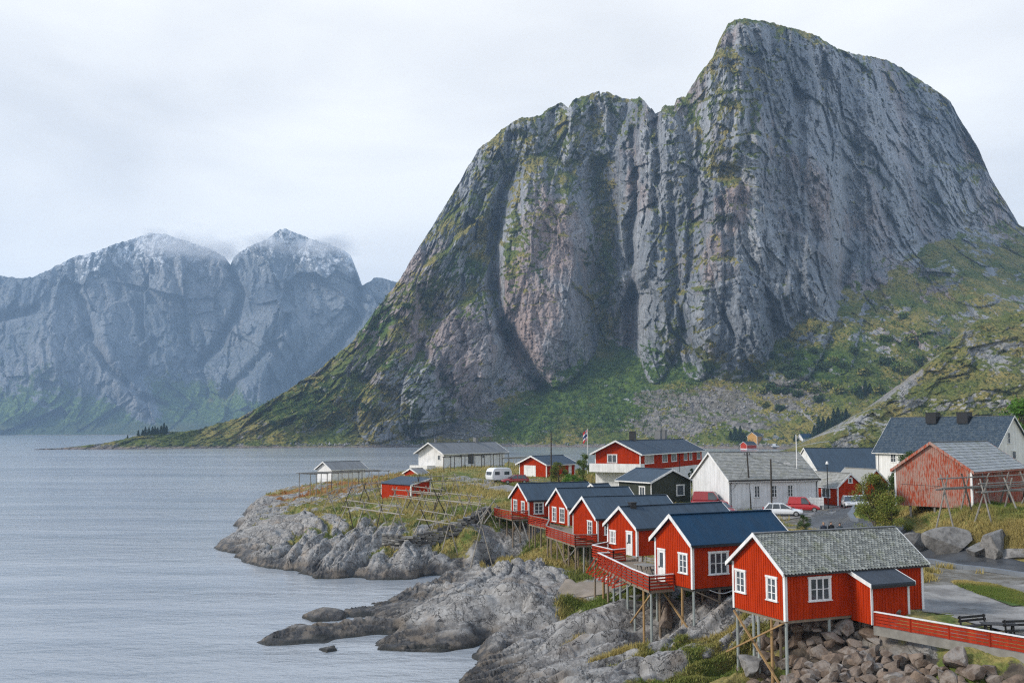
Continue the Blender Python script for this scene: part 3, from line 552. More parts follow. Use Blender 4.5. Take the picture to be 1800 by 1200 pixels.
# ================================================================== MESH BUILDING
class MB:
    def __init__(s): s.v = []; s.f = []; s.tone = []; s.mi = []; s.cur = 0
    def add(s, vs, fs, tone=.5):
        b = len(s.v); s.v += [tuple(v) for v in vs]; s.f += [tuple(i+b for i in f) for f in fs]; s.tone += [tone]*len(vs); s.mi += [s.cur]*len(fs)
    def hexa(s, p, tone=.5): s.add(p, [(0, 3, 2, 1), (4, 5, 6, 7), (0, 1, 5, 4), (1, 2, 6, 5), (2, 3, 7, 6), (3, 0, 4, 7)], tone)
    def box(s, x0, x1, y0, y1, z0, z1, T=None, tone=.5):
        p = [(x0, y0, z0), (x1, y0, z0), (x1, y1, z0), (x0, y1, z0), (x0, y0, z1), (x1, y0, z1), (x1, y1, z1), (x0, y1, z1)]
        s.hexa([T(*q) for q in p] if T else p, tone)
    def bar(s, a, b, w, h=None, up=(0, 0, 1)):
        a = Vector(a); b = Vector(b); d = (b-a).normalized(); h = h or w; u = Vector(up)
        if abs(d.dot(u)) > .98: u = Vector((1, 0, 0))
        r = d.cross(u).normalized(); u = r.cross(d)
        p = [a-r*w/2-u*h/2, b-r*w/2-u*h/2, b+r*w/2-u*h/2, a+r*w/2-u*h/2, a-r*w/2+u*h/2, b-r*w/2+u*h/2, b+r*w/2+u*h/2, a+r*w/2+u*h/2]
        s.hexa(p)
    def tube(s, a, b, r0, r1=None, n=8, cap=True):
        a = Vector(a); b = Vector(b); r1 = r0 if r1 is None else r1; d = (b-a).normalized()
        u = d.cross(Vector((0, 0, 1))) if abs(d.z) < .95 else d.cross(Vector((1, 0, 0))); u.normalize(); w = d.cross(u)
        vs = []
        for c, r in ((a, r0), (b, r1)):
            for i in range(n): t = 2*math.pi*i/n; vs.append(c+u*math.cos(t)*r+w*math.sin(t)*r)
        fs = [(i, (i+1) % n, n+(i+1) % n, n+i) for i in range(n)]
        if cap: fs += [tuple(range(n-1, -1, -1)), tuple(range(n, 2*n))]
        s.add(vs, fs)
    def build(s, name, mat, parent=None, smooth=False, loc=None, rz=0):
        me = bpy.data.meshes.new(name); me.from_pydata(s.v, [], s.f)
        a = me.attributes.new('tone', 'FLOAT', 'POINT'); a.data.foreach_set('value', s.tone)
        if any(s.mi): me.polygons.foreach_set('material_index', s.mi)
        bm = bmesh.new(); bm.from_mesh(me); bmesh.ops.recalc_face_normals(bm, faces=bm.faces[:]); bm.to_mesh(me); bm.free()
        if smooth: me.polygons.foreach_set('use_smooth', [True]*len(me.polygons))
        return link(name, me, mat, parent, loc, rz)
def copy_tree(o, parent=None):
    c = o.copy(); scene.collection.objects.link(c); c.parent = parent
    for ch in list(o.children): copy_tree(ch, c)
    return c
def window(par, T, u0, u1, v0, v1, nc=2, nr=2, cas=.12, out=.0, name='window', mat=None, sill=True):
    mat = mat or WHITE; m = MB(); o = out
    m.box(u0-cas*.1, u0+cas*.9, v0, v1, -.02, .075+o, T); m.box(u1-cas*.9, u1+cas*.1, v0, v1, -.02, .075+o, T)
    m.box(u0-cas*.4, u1+cas*.4, v1-.002, v1+cas*.9, -.02, .09+o, T); m.box(u0-cas*.5, u1+cas*.5, v0-cas*.5, v0+.002, -.02, .11+o, T)
    a, b, c, d = u0+cas*.9, u1-cas*.9, v0, v1
    fr = .055; m.box(a, a+fr, c, d, -.02, .052+o, T); m.box(b-fr, b, c, d, -.02, .052+o, T); m.box(a+fr, b-fr, c, c+fr, -.02, .052+o, T); m.box(a+fr, b-fr, d-fr, d, -.02, .052+o, T)
    for i in range(1, nc):
        x = a+(b-a)*i/nc; m.box(x-.045, x+.045, c+fr, d-fr, -.02, .058+o, T)
    for j in range(1, nr):
        z = c+(d-c)*j/nr; m.box(a+fr, b-fr, z-.018, z+.018, -.02, .045+o, T)
    w = m.build(name, mat, par); g = MB(); g.box(a+.01, b-.01, c+.01, d-.01, -.015, .03+o, T); g.build('pane', GLASS, w); return w
def door(par, T, u0, u1, v0, v1, glass=True):
    m = MB(); c = .11
    m.box(u0, u0+c, v0, v1, -.02, .075, T); m.box(u1-c, u1, v0, v1, -.02, .075, T); m.box(u0-.03, u1+.03, v1-.002, v1+c, -.02, .09, T); m.box(u0+c, u1-c, v0, v1-.003, -.02, .05, T)
    d = m.build('door', WHITE, par)
    if glass: g = MB(); g.box(u0+c+.14, u1-c-.14, v0+.95, v1-.18, -.02, .06, T); g.build('pane', GLASS, d)
    h = MB(); h.box(u1-c-.10, u1-c-.07, v0+.9, v0+1.02, .05, .12, T); h.build('handle', BLACK, d); return d
def slates(m, P0, du, dv, nu, nv, w, h, nrm, jit=.02, rnd=random, tr=(0, 1), pointed=True):
    # rows of overlapping plates from the eave up; P0 eave corner, du along the eave, dv up the slope
    for j in range(nv):
        off = .5*(j % 2)
        for i in range(-1, nu+1):
            a0 = (i+off); a1 = a0+1
            a0 = max(a0, 0); a1 = min(a1, nu)
            if a1-a0 < .15: continue
            t = rnd.uniform(*tr); l = rnd.uniform(0, jit)
            b0 = j*h-(.04 if j else .07)+rnd.uniform(-1, 1)*jit; b1 = min((j+1.15)*h, nv*h)
            A = P0+du*(a0*w+.004)+dv*b0; B = P0+du*(a1*w-.004)+dv*b0; C = P0+du*(a1*w-.004)+dv*b1; Dd = P0+du*(a0*w+.004)+dv*b1
            lo = nrm*(.035+l); hi = nrm*.006; th = nrm*.014
            if pointed:
                mid = (A+B)/2-dv*.05
                m.add([A+lo+dv*.05, mid+lo, B+lo+dv*.05, C+hi, Dd+hi, A+lo-th+dv*.05, mid+lo-th, B+lo-th+dv*.05], [(0, 1, 2, 3, 4), (0, 5, 6, 1), (1, 6, 7, 2)], t)
            else: m.add([A+lo, B+lo, C+hi, Dd+hi, A+lo-th, B+lo-th], [(0, 1, 2, 3), (0, 4, 5, 1)], t)
def gable_house(name, label, prm, wall=None, roof=None, cat='house', group=None, og=.3, o=.3, board=.2, trim=WHITE, slate=None, ribs=0, rt=.09, corner=.13, base=0., basem=None, found=0., sag=0., barge=True, corners=True, battens=True):
    s, x, y, z, t, w, l, he, hr = prm
    root = thing(name, label, cat, (x, y, z), math.pi/2-t, group)
    root['_p'] = 0; del root['_p']
    tp = (hr-he)/(w/2); L3 = lambda a, b, c: (a, s*b, c)
    G = lambda u, v, n: (-n, s*u, v); S = lambda u, v, n: (u, -s*n, v); BK = lambda u, v, n: (l+n, s*u, v); FS = lambda u, v, n: (u, s*(w+n), v)
    m = MB()
    pts = [(0, base), (w, base), (w, he), (w/2, hr), (0, he)]
    vs = [L3(0, a, b) for a, b in pts]+[L3(l, a, b) for a, b in pts]
    m.add(vs, [(0, 1, 2, 3, 4), (9, 8, 7, 6, 5), (0, 5, 6, 1), (0, 4, 9, 5), (1, 6, 7, 2), (4, 3, 8, 9), (3, 2, 7, 8)])
    if battens:
        n = int(w/board)
        for i in range(1, n):
            u = w*i/n; top = he+tp*min(u, w-u)-.05
            m.box(u-.028, u+.028, base, top, -.01, .024, G); m.box(u-.028, u+.028, base, top, -.01, .024, BK)
        n = int(l/board)
        for i in range(1, n):
            u = l*i/n; m.box(u-.028, u+.028, base, he-.03, -.01, .024, S); m.box(u-.028, u+.028, base, he-.03, -.01, .024, FS)
    m.build('wall', wall, root)
    if found:
        f = MB(); f.box(.04, l-.04, .04, w-.04, -found, base-.002, lambda a, b, c: L3(a, b, c)); f.build('foundation', basem or WHITEW, root)
    # roof: two slabs and, for slate, rows of plates
    r = MB(); cs = math.cos(math.atan(tp)); up = .03
    def rp(a, b, dz): return L3(a, b, he+tp*min(b, w-b)+dz+up)
    nseg = 8 if sag else 1
    for side in (0, 1):
        e = -o if side == 0 else w+o
        for k in range(nseg):
            a0 = -og+(l+2*og)*k/nseg; a1 = -og+(l+2*og)*(k+1)/nseg; g0 = -sag*math.sin(math.pi*k/nseg); g1 = -sag*math.sin(math.pi*(k+1)/nseg)
            r.hexa([rp(a0, e, g0), rp(a1, e, g1), rp(a1, w/2, g1), rp(a0, w/2, g0), rp(a0, e, rt+g0), rp(a1, e, rt+g1), rp(a1, w/2, rt+g1), rp(a0, w/2, rt+g0)])
    if slate:
        sw, sh, pt = slate; ll = l+2*og
        for side in (0, 1):
            e = -o if side == 0 else w+o; P0 = Vector(rp(-og, e, rt)); du = Vector((1, 0, 0)); dv = (Vector(rp(-og, w/2, rt))-P0); sl = dv.length; dv.normalize()
            nr_ = du.cross(dv)*(1 if side == 0 else -1)*s; nu = max(1, round(ll/sw)); nv = max(1, round(sl/sh))
            rr = random.Random(len(label)+side); slates(r, P0, du, dv, nu, nv, ll/nu, sl/nv, nr_, .018, rr, pointed=pt)
    if ribs:
        for side in (0, 1):
            e = -o if side == 0 else w+o; n = int((l+2*og)/ribs)
            for i in range(n+1):
                a = -og+.02+(l+2*og-.04)*i/n
                r.bar(rp(a, e, rt+.008), rp(a, w/2, rt+.008), .035, .022, up=(0, -s if side == 0 else s, 1))
    rf = r.build('roof', roof, root)
    c = MB(); c.bar(rp(-og-.01, w/2, rt+.02), rp(l+og+.01, w/2, rt+.02), .26, .05); c.build('ridge_cap', roof if not slate else SHEETN, rf)
    if barge:
        for face in (-og, l+og):
            for side in (0, 1):
                b = MB(); e = -o if side == 0 else w+o; sg = -1 if face < 0 else 1
                b0 = face; b1 = face+sg*.045; dz = -.14
                P = [rp(b0, e, dz), rp(b1, e, dz), rp(b1, w/2, dz), rp(b0, w/2, dz), rp(b0, e, rt+.045), rp(b1, e, rt+.045), rp(b1, w/2, rt+.045), rp(b0, w/2, rt+.045)]
                b.hexa(P); b.build('barge_board', trim, root)
    for side in (0, 1):
        b = MB(); e = (-o-.03) if side == 0 else w+o+.03; zz = he-o*tp
        b.box(-og+.05, l+og-.05, min(e, e+(.03 if side == 0 else -.03)), max(e, e+(.03 if side == 0 else -.03)), zz-.07, zz+up+rt*.6, L3); b.build('fascia', BLACK if side == 0 and not corners else trim if cat != 'cabin' else BLACK, root)
    if corners:
        for ca, cb in ((0, 0), (0, 1), (1, 0), (1, 1)):
            b = MB(); q = corner; hh = he-.02
            xa = (-.035, q) if ca == 0 else (l-q, l+.035); yb = (-.035, q) if cb == 0 else (w-q, w+.035)
            b.box(*xa, *((-.038, .0) if cb == 0 else (w, w+.038)), base-.03, hh, L3); b.box(*((-.038, .0) if ca == 0 else (l, l+.038)), *yb, base-.033, hh-.003, L3); b.build('corner_board', trim, root)
    root['w'] = 0; del root['w']
    return root, dict(G=G, S=S, BK=BK, FS=FS, L3=L3, s=s, w=w, l=l, he=he, hr=hr, tp=tp, x=x, y=y, z=z, t=t)
def to_world(h, a, b):
    t = h['t']; ax, ay = math.sin(t), math.cos(t); return h['x']+a*ax-h['s']*b*ay, h['y']+a*ay+h['s']*b*ax
def stilt(root, h, a, b, mat, top=0., r=.09, name='stilt', lean=0.):
    X, Y = to_world(h, a, b); zb = ground_z(X, Y)-.25-h['z']
    if zb > top-.1: return
    m = MB(); m.tube((a+lean, h['s']*b, zb), (a, h['s']*b, top), r, r*.9, 8); return m.build(name, mat, root)
def chimney(root, h, a, b, sx, sy, zt, mat, capm=None):
    z0 = h['he']+h['tp']*min(b, h['w']-b)-.2; m = MB(); m.box(a-sx/2, a+sx/2, b-sy/2, b+sy/2, z0, zt, h['L3']); m.box(a-sx/2-.05, a+sx/2+.05, b-sy/2-.05, b+sy/2+.05, zt, zt+.08, h['L3']); return m.build('chimney', mat, root)
def gutter_pipe(root, h, a, off=.06):
    m = MB(); T = h['S']; p = [T(a, h['he']-.25, .30), T(a, h['he']-.5, off), T(a, .05, off)]
    for q, r in zip(p[:-1], p[1:]): m.tube(q, r, .04, n=6)
    m.build('downpipe', BLACK, root)
# ================================================================== CABINS ON STILTS
CG = 'red cabins standing on stilts along the shore'
def cabin(label, prm, roof, **k): return gable_house('cabin', label, prm, RED, roof, 'cabin', CG, og=.28, o=.30, **k)
r1, h1 = cabin('nearest red cabin, with a mossy grey slate roof and a small lean-to porch', [1, 14.63, 54.33, 5.89, 1.17, 4.69, 9.7, 2.65, 4.33], SLATE, slate=(.23, .17, True), rt=.05)
window(r1, h1['G'], 3.43, 4.40, .95, 2.13, 2, 3); window(r1, h1['G'], .62, 1.55, .93, 2.12, 2, 3); window(r1, h1['S'], 1.55, 3.05, .95, 2.13, 3, 2)
# lean-to porch on the side wall
def porch():
    T = h1['S']; a0, a1, dpt = 4.45, 7.1, 1.55; m = MB(); b = -.25
    zt0, zt1 = 2.38, 1.88
    V = [T(a0, b, 0), T(a1, b, 0), T(a1, b, dpt), T(a0, b, dpt), T(a0, zt0, 0), T(a1, zt0, 0), T(a1, zt1, dpt), T(a0, zt1, dpt)]
    m.hexa(V)
    for i in range(1, 13):
        u = a0+(a1-a0)*i/13; m.box(u-.028, u+.028, b, zt1-.04, dpt-.01, dpt+.024, T)
    for i in range(1, 8):
        n = dpt*i/8; tz = zt0+(zt1-zt0)*n/dpt; m.box(a0-.024, a0+.01, b, tz-.05, n-.028, n+.028, T); m.box(a1-.01, a1+.024, b, tz-.05, n-.028, n+.028, T)
    p = m.build('porch', RED, r1)
    m = MB(); e = .3; k = (zt1-zt0)/dpt
    def q(u, n, dz): return T(u, zt0+k*n+dz, n)
    m.hexa([q(a0-.22, .03, .03), q(a1+.22, .03, .03), q(a1+.22, dpt+e, .03), q(a0-.22, dpt+e, .03), q(a0-.22, .03, .13), q(a1+.22, .03, .13), q(a1+.22, dpt+e, .13), q(a0-.22, dpt+e, .13)]); m.build('roof', SHEETK, p)
    for u in (a0-.25, a1+.22):
        m = MB(); m.hexa([q(u, .03, -.07), q(u+.035, .03, -.07), q(u+.035, dpt+e, -.07), q(u, dpt+e, -.07), q(u, .03, .15), q(u+.035, .03, .15), q(u+.035, dpt+e, .15), q(u, dpt+e, .15)]); m.build('barge_board', WHITE, p)
    for u in (a0-.03, a1-.10):
        m = MB(); m.box(u, u+.14, b-.02, zt1-.05, dpt-.003, dpt+.04, T); m.build('corner_board', WHITE, p)
    m = MB(); m.box(a0-.2, a1+.2, zt1+k*e-.1, zt1+k*e+.03, dpt+e+.0, dpt+e+.03, T); m.build('fascia', BLACK, p)
porch()
for a, b, mt in ((.12, .12, POSTG), (.1, 1.35, WOODY), (.1, 2.5, POSTG), (.1, 2.95, POSTG), (.12, 4.5, POSTG), (3.0, .12, POSTG), (1.5, 2.4, WOOD), (3.2, 2.4, WOOD), (5.2, .2, WOOD)): stilt(r1, h1, a, b, mt, -.12)
m = MB(); m.box(.05, h1['l']-.05, .06, .2, -.16, -.004, h1['L3']); m.box(.05, h1['l']-.05, h1['w']-.2, h1['w']-.06, -.16, -.004, h1['L3']); m.box(.06, .2, .2, h1['w']-.2, -.16, -.004, h1['L3']); m.build('floor_beam', WOOD, r1)
def brace(root, h, a0, b0, z0, a1, b1, z1, mat=WOODY, w=.11, name='brace'):
    m = MB(); m.bar((a0, h['s']*b0, z0), (a1, h['s']*b1, z1), w, w*.7); return m.build(name, mat, root)
brace(r1, h1, -.1, .1, -.15, -.6, 4.6, -2.45); brace(r1, h1, -.12, 4.5, -.15, -.2, .2, -3.5)
r2, h2 = cabin('red cabin with a deep blue sheet roof, white door and long white-capped deck', [1, 11.61, 65.12, 5.89, 1.12, 4.23, 7.98, 2.91, 4.47], SHEETB)
door(r2, h2['G'], 2.98, 3.86, .03, 2.12); window(r2, h2['G'], .46, 1.46, .9, 2.1, 2, 3); window(r2, h2['S'], 1.25, 2.85, .84, 2.2, 3, 2)
for a, b, mt in ((.15, .12, POSTG), (.1, 1.3, WOODY), (2.2, .12, WOOD), (4.6, .12, WOOD), (.1, 3.9, WOOD), (2.4, 2.2, WOOD), (4.6, 2.4, WOOD), (2.2, 4.0, WOOD)): stilt(r2, h2, a, b, mt, -.12)
m = MB(); m.box(.05, 7.9, .06, .2, -.2, -.004, h2['L3']); m.box(.05, 7.9, 4.0, 4.15, -.2, -.004, h2['L3']); m.box(.06, .2, .2, 4.0, -.2, -.004, h2['L3']); m.build('floor_beam', WOODD, r2)
brace(r2, h2, .3, .05, -.2, 3.6, 0, -1.6, WOOD); brace(r2, h2, -.2, 3.6, -.2, -.1, .2, -2.7)
m = MB(); pp = [h2['S'](1.3+2.2*i/10, -.15-.28*math.sin(math.pi*i/10), .03) for i in range(11)]
for q, w in zip(pp[:-1], pp[1:]): m.tube(q, w, .035, n=6, cap=False)
m.build('hanging_pipe', PIPE, r2)
r3, h3 = cabin('red cabin with a grey-blue sheet roof and a black chimney cowl', [1, 10.12, 81.75, 5.91, 1.06, 4.14, 10.45, 2.32, 3.75], SHEETG, ribs=1.1)
window(r3, h3['G'], 2.90, 3.75, .72, 1.72, 3, 2); door(r3, h3['G'], .56, 1.42, -.02, 1.84); chimney(r3, h3, 1.0, h3['w']/2-.1, .5, .5, h3['hr']+.35, BLACK)
r4, h4 = cabin('red cabin with one gable window, its grey-blue roof just beyond the cowl', [1, 7.9, 93.43, 5.8, 1.26, 6.14, 8.35, 2.16, 3.83], SHEETG, ribs=1.1)
window(r4, h4['G'], 1.1, 2.3, .45, 1.7, 2, 3); window(r4, h4['S'], .7, 1.6, .6, 1.6, 2, 2)
r5, h5 = cabin('red cabin with two tall gable windows between two blue roofs', [1, 6.17, 109.99, 5.69, 1.18, 5.15, 8.59, 2.04, 3.84], SHEETG, ribs=1.1)
window(r5, h5['G'], 3.05, 4.15, .2, 1.72, 2, 3); window(r5, h5['G'], .92, 2.2, .25, 1.74, 2, 3)
r6, h6 = cabin('farthest red cabin of the stilt row, at the left end above the gully', [1, 1.98, 121.6, 5.61, 1.18, 5.43, 9.14, 2.14, 3.86], SHEETG, ribs=1.1)
window(r6, h6['G'], 3.4, 4.6, .38, 1.8, 2, 3); window(r6, h6['G'], 1.0, 2.1, .4, 1.75, 2, 3); window(r6, h6['S'], .7, 2.0, .4, 1.7, 2, 3)
for r_, h_ in ((r3, h3), (r4, h4), (r5, h5), (r6, h6)):
    for a in (.15, 3.5):
        for b in (.15, h_['w']/2, h_['w']-.15): stilt(r_, h_, a, b, WOOD, -.02)
# ================================================================== DECKS
def plan_world(pts, z): return [(x, y, z) for x, y in pts]
def rail(par, pts, z, h=.95, nb=5, cap=WHITE, bw=.11, splay=0, name='railing', mat=None, step=1.3):
    m = MB()
    for (x0, y0), (x1, y1) in zip(pts[:-1], pts[1:]):
        L = math.hypot(x1-x0, y1-y0); n = max(1, round(L/step)); nx, ny = (y1-y0)/L, -(x1-x0)/L
        for i in range(n+1):
            x = x0+(x1-x0)*i/n; y = y0+(y1-y0)*i/n; m.box(x-.04, x+.04, y-.04, y+.04, z-.12, z+h-.02)
        for j in range(nb):
            zz = z+.06+(h-.16)*j/(nb-1) if nb > 1 else z+h/2
            m.bar((x0+nx*.05, y0+ny*.05, zz), (x1+nx*.05, y1+ny*.05, zz), .03, bw)
    r = m.build(name, mat or RED2, par); c = MB()
    for (x0, y0), (x1, y1) in zip(pts[:-1], pts[1:]): c.bar((x0, y0, z+h), (x1, y1, z+h), .15, .045)
    c.build('hand_rail', cap, r); return r
def deck(label, floors, rails, z, stilts, mat=WOOD, cap=WHITE, group='timber decks along the cabin fronts', smat=WOOD, braces=()):
    x0, y0 = floors[0][0]; root = thing('deck', label, 'deck', (0, 0, 0), 0, group)
    for f in floors:
        m = MB(); n = len(f); m.add([(x, y, z) for x, y in f]+[(x, y, z-.2) for x, y in f], [tuple(range(n)), tuple(range(2*n-1, n-1, -1))]+[(i, (i+1) % n, n+(i+1) % n, n+i) for i in range(n)]); m.build('floor', mat, root)
    for p in rails: rail(root, p, z, cap=cap)
    for s_ in stilts:
        x, y = s_[:2]; mt = s_[2] if len(s_) > 2 else smat; m = MB(); zb = ground_z(x, y)-.3
        if zb < z-.4: m.tube((x, y, zb), (x, y, z-.2), .085, .08, 8); m.build('stilt', mt, root)
    for a, b, mt in braces:
        m = MB(); m.bar(a, b, .11, .08); m.build('brace', mt, root)
    return root
dA = deck('long white-capped red deck with raking struts, in front of the deep blue roofed cabin', [[(6.69, 78.3), (8.2, 69.4), (8.97, 66.05), (10.74, 66.9), (9.8, 68.95), (12.5, 70.4), (11.2, 79.2), (10.0, 80.6), (9.0, 80.5)]],
          [[(7.6, 78.4), (6.69, 78.3), (8.2, 69.4), (8.97, 66.05), (10.66, 66.86)]], 5.66,
          [(7.0, 77.6, WOODY), (7.2, 76), (7.45, 74.2, POSTG), (7.75, 72.4, POSTG), (8.05, 70.6, POSTG), (8.35, 69.0, POSTG), (8.75, 67.4, WOODY), (9.1, 66.3, POSTG), (9.9, 69.2, POSTG), (9.6, 71.5, POSTG), (10.4, 74), (9.3, 77), (11.2, 72)],
          braces=[((9.1, 66.3, 5.4), (8.1, 69.6, 2.9), WOODY), ((8.2, 70, 5.4), (7.4, 75.5, 3.6), WOODG)])
for i in range(9):                       # raking struts that hold the outer rail
    t = .04+.94*i/9; x = 6.69+(8.2-6.69)*t; y = 78.3+(69.4-78.3)*t
    m = MB(); m.bar((x-.12, y-.02, 6.55), (x-1.0, y+.55, 5.05), .05, .08); m.bar((x-1.0, y+.55, 5.05), (x, y, 5.45), .05, .07); m.build('strut', RED2, dA)
dB = deck('small red deck with white cap rail at the cabin with the chimney cowl', [[(8.0, 79.8), (6.63, 83.1), (8.05, 85.3), (10.05, 81.8), (9.04, 80.62)]], [[(8.2, 85.5), (6.63, 83.1), (8.0, 79.8), (9.04, 80.62)]], 5.72, [(6.8, 83), (8.0, 80), (7.4, 81.6)])
dC = deck('red deck with grey hand rail below the one-window cabin', [[(4.04, 109.0), (3.45, 101.4), (5.8, 92.7), (7.85, 93.35), (5.95, 99.2), (9, 100.5), (8, 108), (6.1, 109.8)]], [[(4.04, 109.0), (3.45, 101.4), (5.8, 92.7), (7.85, 93.35)]], 5.55,
          [(3.6, 102), (3.9, 99.8), (4.4, 98), (4.9, 96), (5.3, 94.5), (5.85, 92.9), (7.2, 93.4), (6.2, 94.6), (4.0, 105), (4.2, 108), (5.6, 97), (6.6, 92.9, WOODG)], cap=WOODG, braces=[((5.9, 92.8, 5.3), (4.9, 97, 3.2), WOODG), ((7.3, 93.4, 5.4), (8.4, 88.5, 3.6), WOODG), ((4.4, 98, 5.2), (5.2, 94.6, 3.2), WOOD), ((5.3, 94.4, 5.2), (6.2, 96, 3.0), WOODD)])
dD = deck('red deck with grey hand rail at the cabin with two tall windows', [[(1.9, 114.8), (4.0, 109.15), (6.1, 110.1), (4.2, 114.8)]], [[(2.0, 116.5), (1.9, 114.8), (4.0, 109.15)]], 5.5, [(2.0, 114.6), (2.6, 113), (3.2, 111.2), (3.9, 109.4), (4.9, 110)], cap=WOODG)
dE = deck('red deck on the tallest stilts, in front of the farthest stilt cabin', [[(-2.2, 126.2), (0.0, 120.4), (1.95, 121.4), (-.05, 126.6)]], [[(-1.6, 127.6), (-2.2, 126.2), (0.0, 120.4), (1.9, 121.35)]], 5.5,
          [(-2.0, 125.8), (-1.5, 124.3), (-.6, 122.4), (.1, 120.6), (1.0, 121.1), (.4, 124), (1.9, 122.2), (2.8, 119.5), (.9, 122.6), (1.6, 124.4), (2.4, 117.6)], cap=WOODG, braces=[((-.5, 122.2, .9), (.5, 124.5, 5.2), WOODY), ((-1.8, 125.4, 5.2), (.2, 121, 3.0), WOODD), ((.2, 120.6, 5.2), (1.9, 119.5, 2.2), WOODG), ((1.6, 121.4, 1.2), (.2, 122.6, 5.0), WOODG), ((2.2, 118, 2.2), (1.2, 121, 5.2), WOODG)])
# garden furniture on the deck
def bench(x, y, z, rz, label, mat=WOODD, L=1.7, back=True, name='bench'):
    r = thing(name, label, 'bench', (x, y, z), rz, None)
    for i in range(3): m = MB(); m.box(-L/2, L/2, -.2+.14*i, -.08+.14*i, .43, .47); m.build('seat_slat', mat, r)
    if back:
        for i in range(2): m = MB(); m.box(-L/2, L/2, .25+.03*i, .29+.03*i, .62+.17*i, .74+.17*i); m.build('back_slat', mat, r)
    for sx in (-1, 1):
        m = MB(); X = sx*(L/2-.12); m.box(X-.04, X+.04, -.2, -.13, 0, .43); m.bar((X, .16, 0), (X, .3, .95 if back else .43), .07, .07); m.box(X-.035, X+.035, -.2, .2, .37, .43); m.build('leg', mat, r)
    return r
def table(x, y, z, rz, label, mat=WOODD, L=1.6):
    r = thing('table', label, 'table', (x, y, z), rz)
    m = MB()
    for i in range(5): m.box(-L/2, L/2, -.38+.155*i, -.25+.155*i, .70, .74)
    m.build('tabletop', mat, r)
    for sx in (-1, 1):
        m = MB(); X = sx*(L/2-.2); m.bar((X, -.35, 0), (X, -.1, .7), .08, .05); m.bar((X, .35, 0), (X, .1, .7), .08, .05); m.build('leg', mat, r)
    return r
bench(10.2, 75.2, 5.66, R(-60), 'grey slatted bench on the deck beside the white-door cabin', WOODG); table(9.5, 72.9, 5.66, R(-62), 'grey slatted table on the long white-capped deck', WOODG); bench(10.6, 72.0, 5.66, R(118), 'low grey bench between the table and the deep blue roofed cabin', WOODG, back=False)
def surf(px_, py_):
    X, Y, Z = MM; PXs = MPX; i = int(np.argmin(np.abs(PXs-px_))); col_z = HC; yy = Y[:, i]; zz = Z[:, i]
    el = (zz-HC)/yy; Yv = 600-F*((el*CT-ST)/(CT+el*ST)); j = int(np.argmin(np.abs(Yv-py_))); return X[j, i], Y[j, i], Z[j, i]
# ================================================================== VILLAGE BUILDINGS
def cowl(root, h, a, zt, r=.14, mat=BLACK):
    m = MB(); m.tube(h['L3'](a, h['w']/2, h['hr']-.2), h['L3'](a, h['w']/2, zt), r, n=10); m.tube(h['L3'](a, h['w']/2, zt), h['L3'](a, h['w']/2, zt+.12), r*1.4, n=10); m.build('chimney', mat, root)
rw, hw = gable_house('long_house', 'long white boarded house with weathered gable and grey stone slate roof, behind the parked cars', [1, 27.0, 125.03, 6.47, 1.22, 8.72, 13.26, 3.47, 6.67], WHITEW, SLATEG, 'house', slate=(.42, .3, False), og=.25, o=.35, battens=False, corner=.12, found=1.0, trim=WHITE)
for u in (4.05, 6.6, 9.0): window(rw, hw['S'], u-.42, u+.42, 1.2, 2.65, 2, 3, cas=.06)
gutter_pipe(rw, hw, .25); gutter_pipe(rw, hw, hw['l']-.2)
m = MB(); m.box(-.2, hw['l']+.2, -.03, .04, hw['he']-.22, hw['he']-.02, lambda a, b, c: hw['S'](a, c, b+.4)); m.build('gutter', BLACK, rw)
m = MB(); m.box(-.05, .0, 0, 1.1, 6.6-5.9, .95, lambda a, b, c: hw['G'](b+5.6, c, .0-a)); m.build('vent_panel', CONC, rw)
rg, hg = gable_house('garage', 'small red garage with white door and grey-blue roof, beside the parked car', [1, 6.36, 184.63, 7.55, .71, 6.54, 8.62, 2.34, 3.72], RED, SHEETG, 'garage', og=.6, o=.5)
T = hg['G']; m = MB(); m.box(2.55, 5.4, 0, 2.05, -.01, .05, T); 
for i in range(1, 5): m.box(2.6, 5.35, .41*i-.01, .41*i+.01, .04, .062, T)
m.build('door', WHITE, rg); door(rg, hg['S'], 6.6, 7.5, 0, 1.95, False)
rb, hb = gable_house('two_storey_house', 'big red two storey house with white ground floor, white balcony and black chimney', [1, 20.41, 159.36, 6.96, .46, 7.71, 35.63, 5.51, 7.39], RED, SHEETG, 'house', og=.9, o=.6, base=2.75, found=2.75, ribs=0)
window(rb, hb['G'], 3.9, 5.6, 3.95, 5.2, 2, 1)
for a, b, n in ((2.0, 6.6, 3), (11.1, 14.0, 2), (16.2, 19.4, 2), (23.7, 25.8, 1), (27.1, 28.9, 1), (32.2, 34.4, 1)): window(rb, hb['S'], a, b, 3.75, 5.05, n, 1)
m = MB(); T = hb['G']; m.box(-.6, 7.9, 2.5, 2.72, .0, 1.9, T); m.box(-.6, 7.9, 2.72, 3.85, 1.82, 1.9, T); m.box(-.68, -.6, 2.5, 3.85, 0, 1.9, T); m.box(7.9, 7.98, 2.5, 3.85, 0, 1.9, T); m.build('balcony', WHITE, rb)
chimney(rb, hb, 7.5, 3.9, 1.0, .9, 8.9, BLACK); chimney(rb, hb, 26, 5.4, 1.2, 1.0, 9.1, SHEETN); chimney(rb, hb, 29, 5.4, 1.2, 1.0, 9.1, SHEETN); gutter_pipe(rb, hb, .1); gutter_pipe(rb, hb, 21)
rn, hn = gable_house('green_house', 'dark green boarded house with white trim behind the blue roofed cabins', [-1, 18.3, 132.14, 6.49, -.59, 7.05, 6.57, 2.87, 4.31], GREEN, SHEETG, 'house', og=.4, o=.4, battens=False, corner=.05, trim=WHITE)
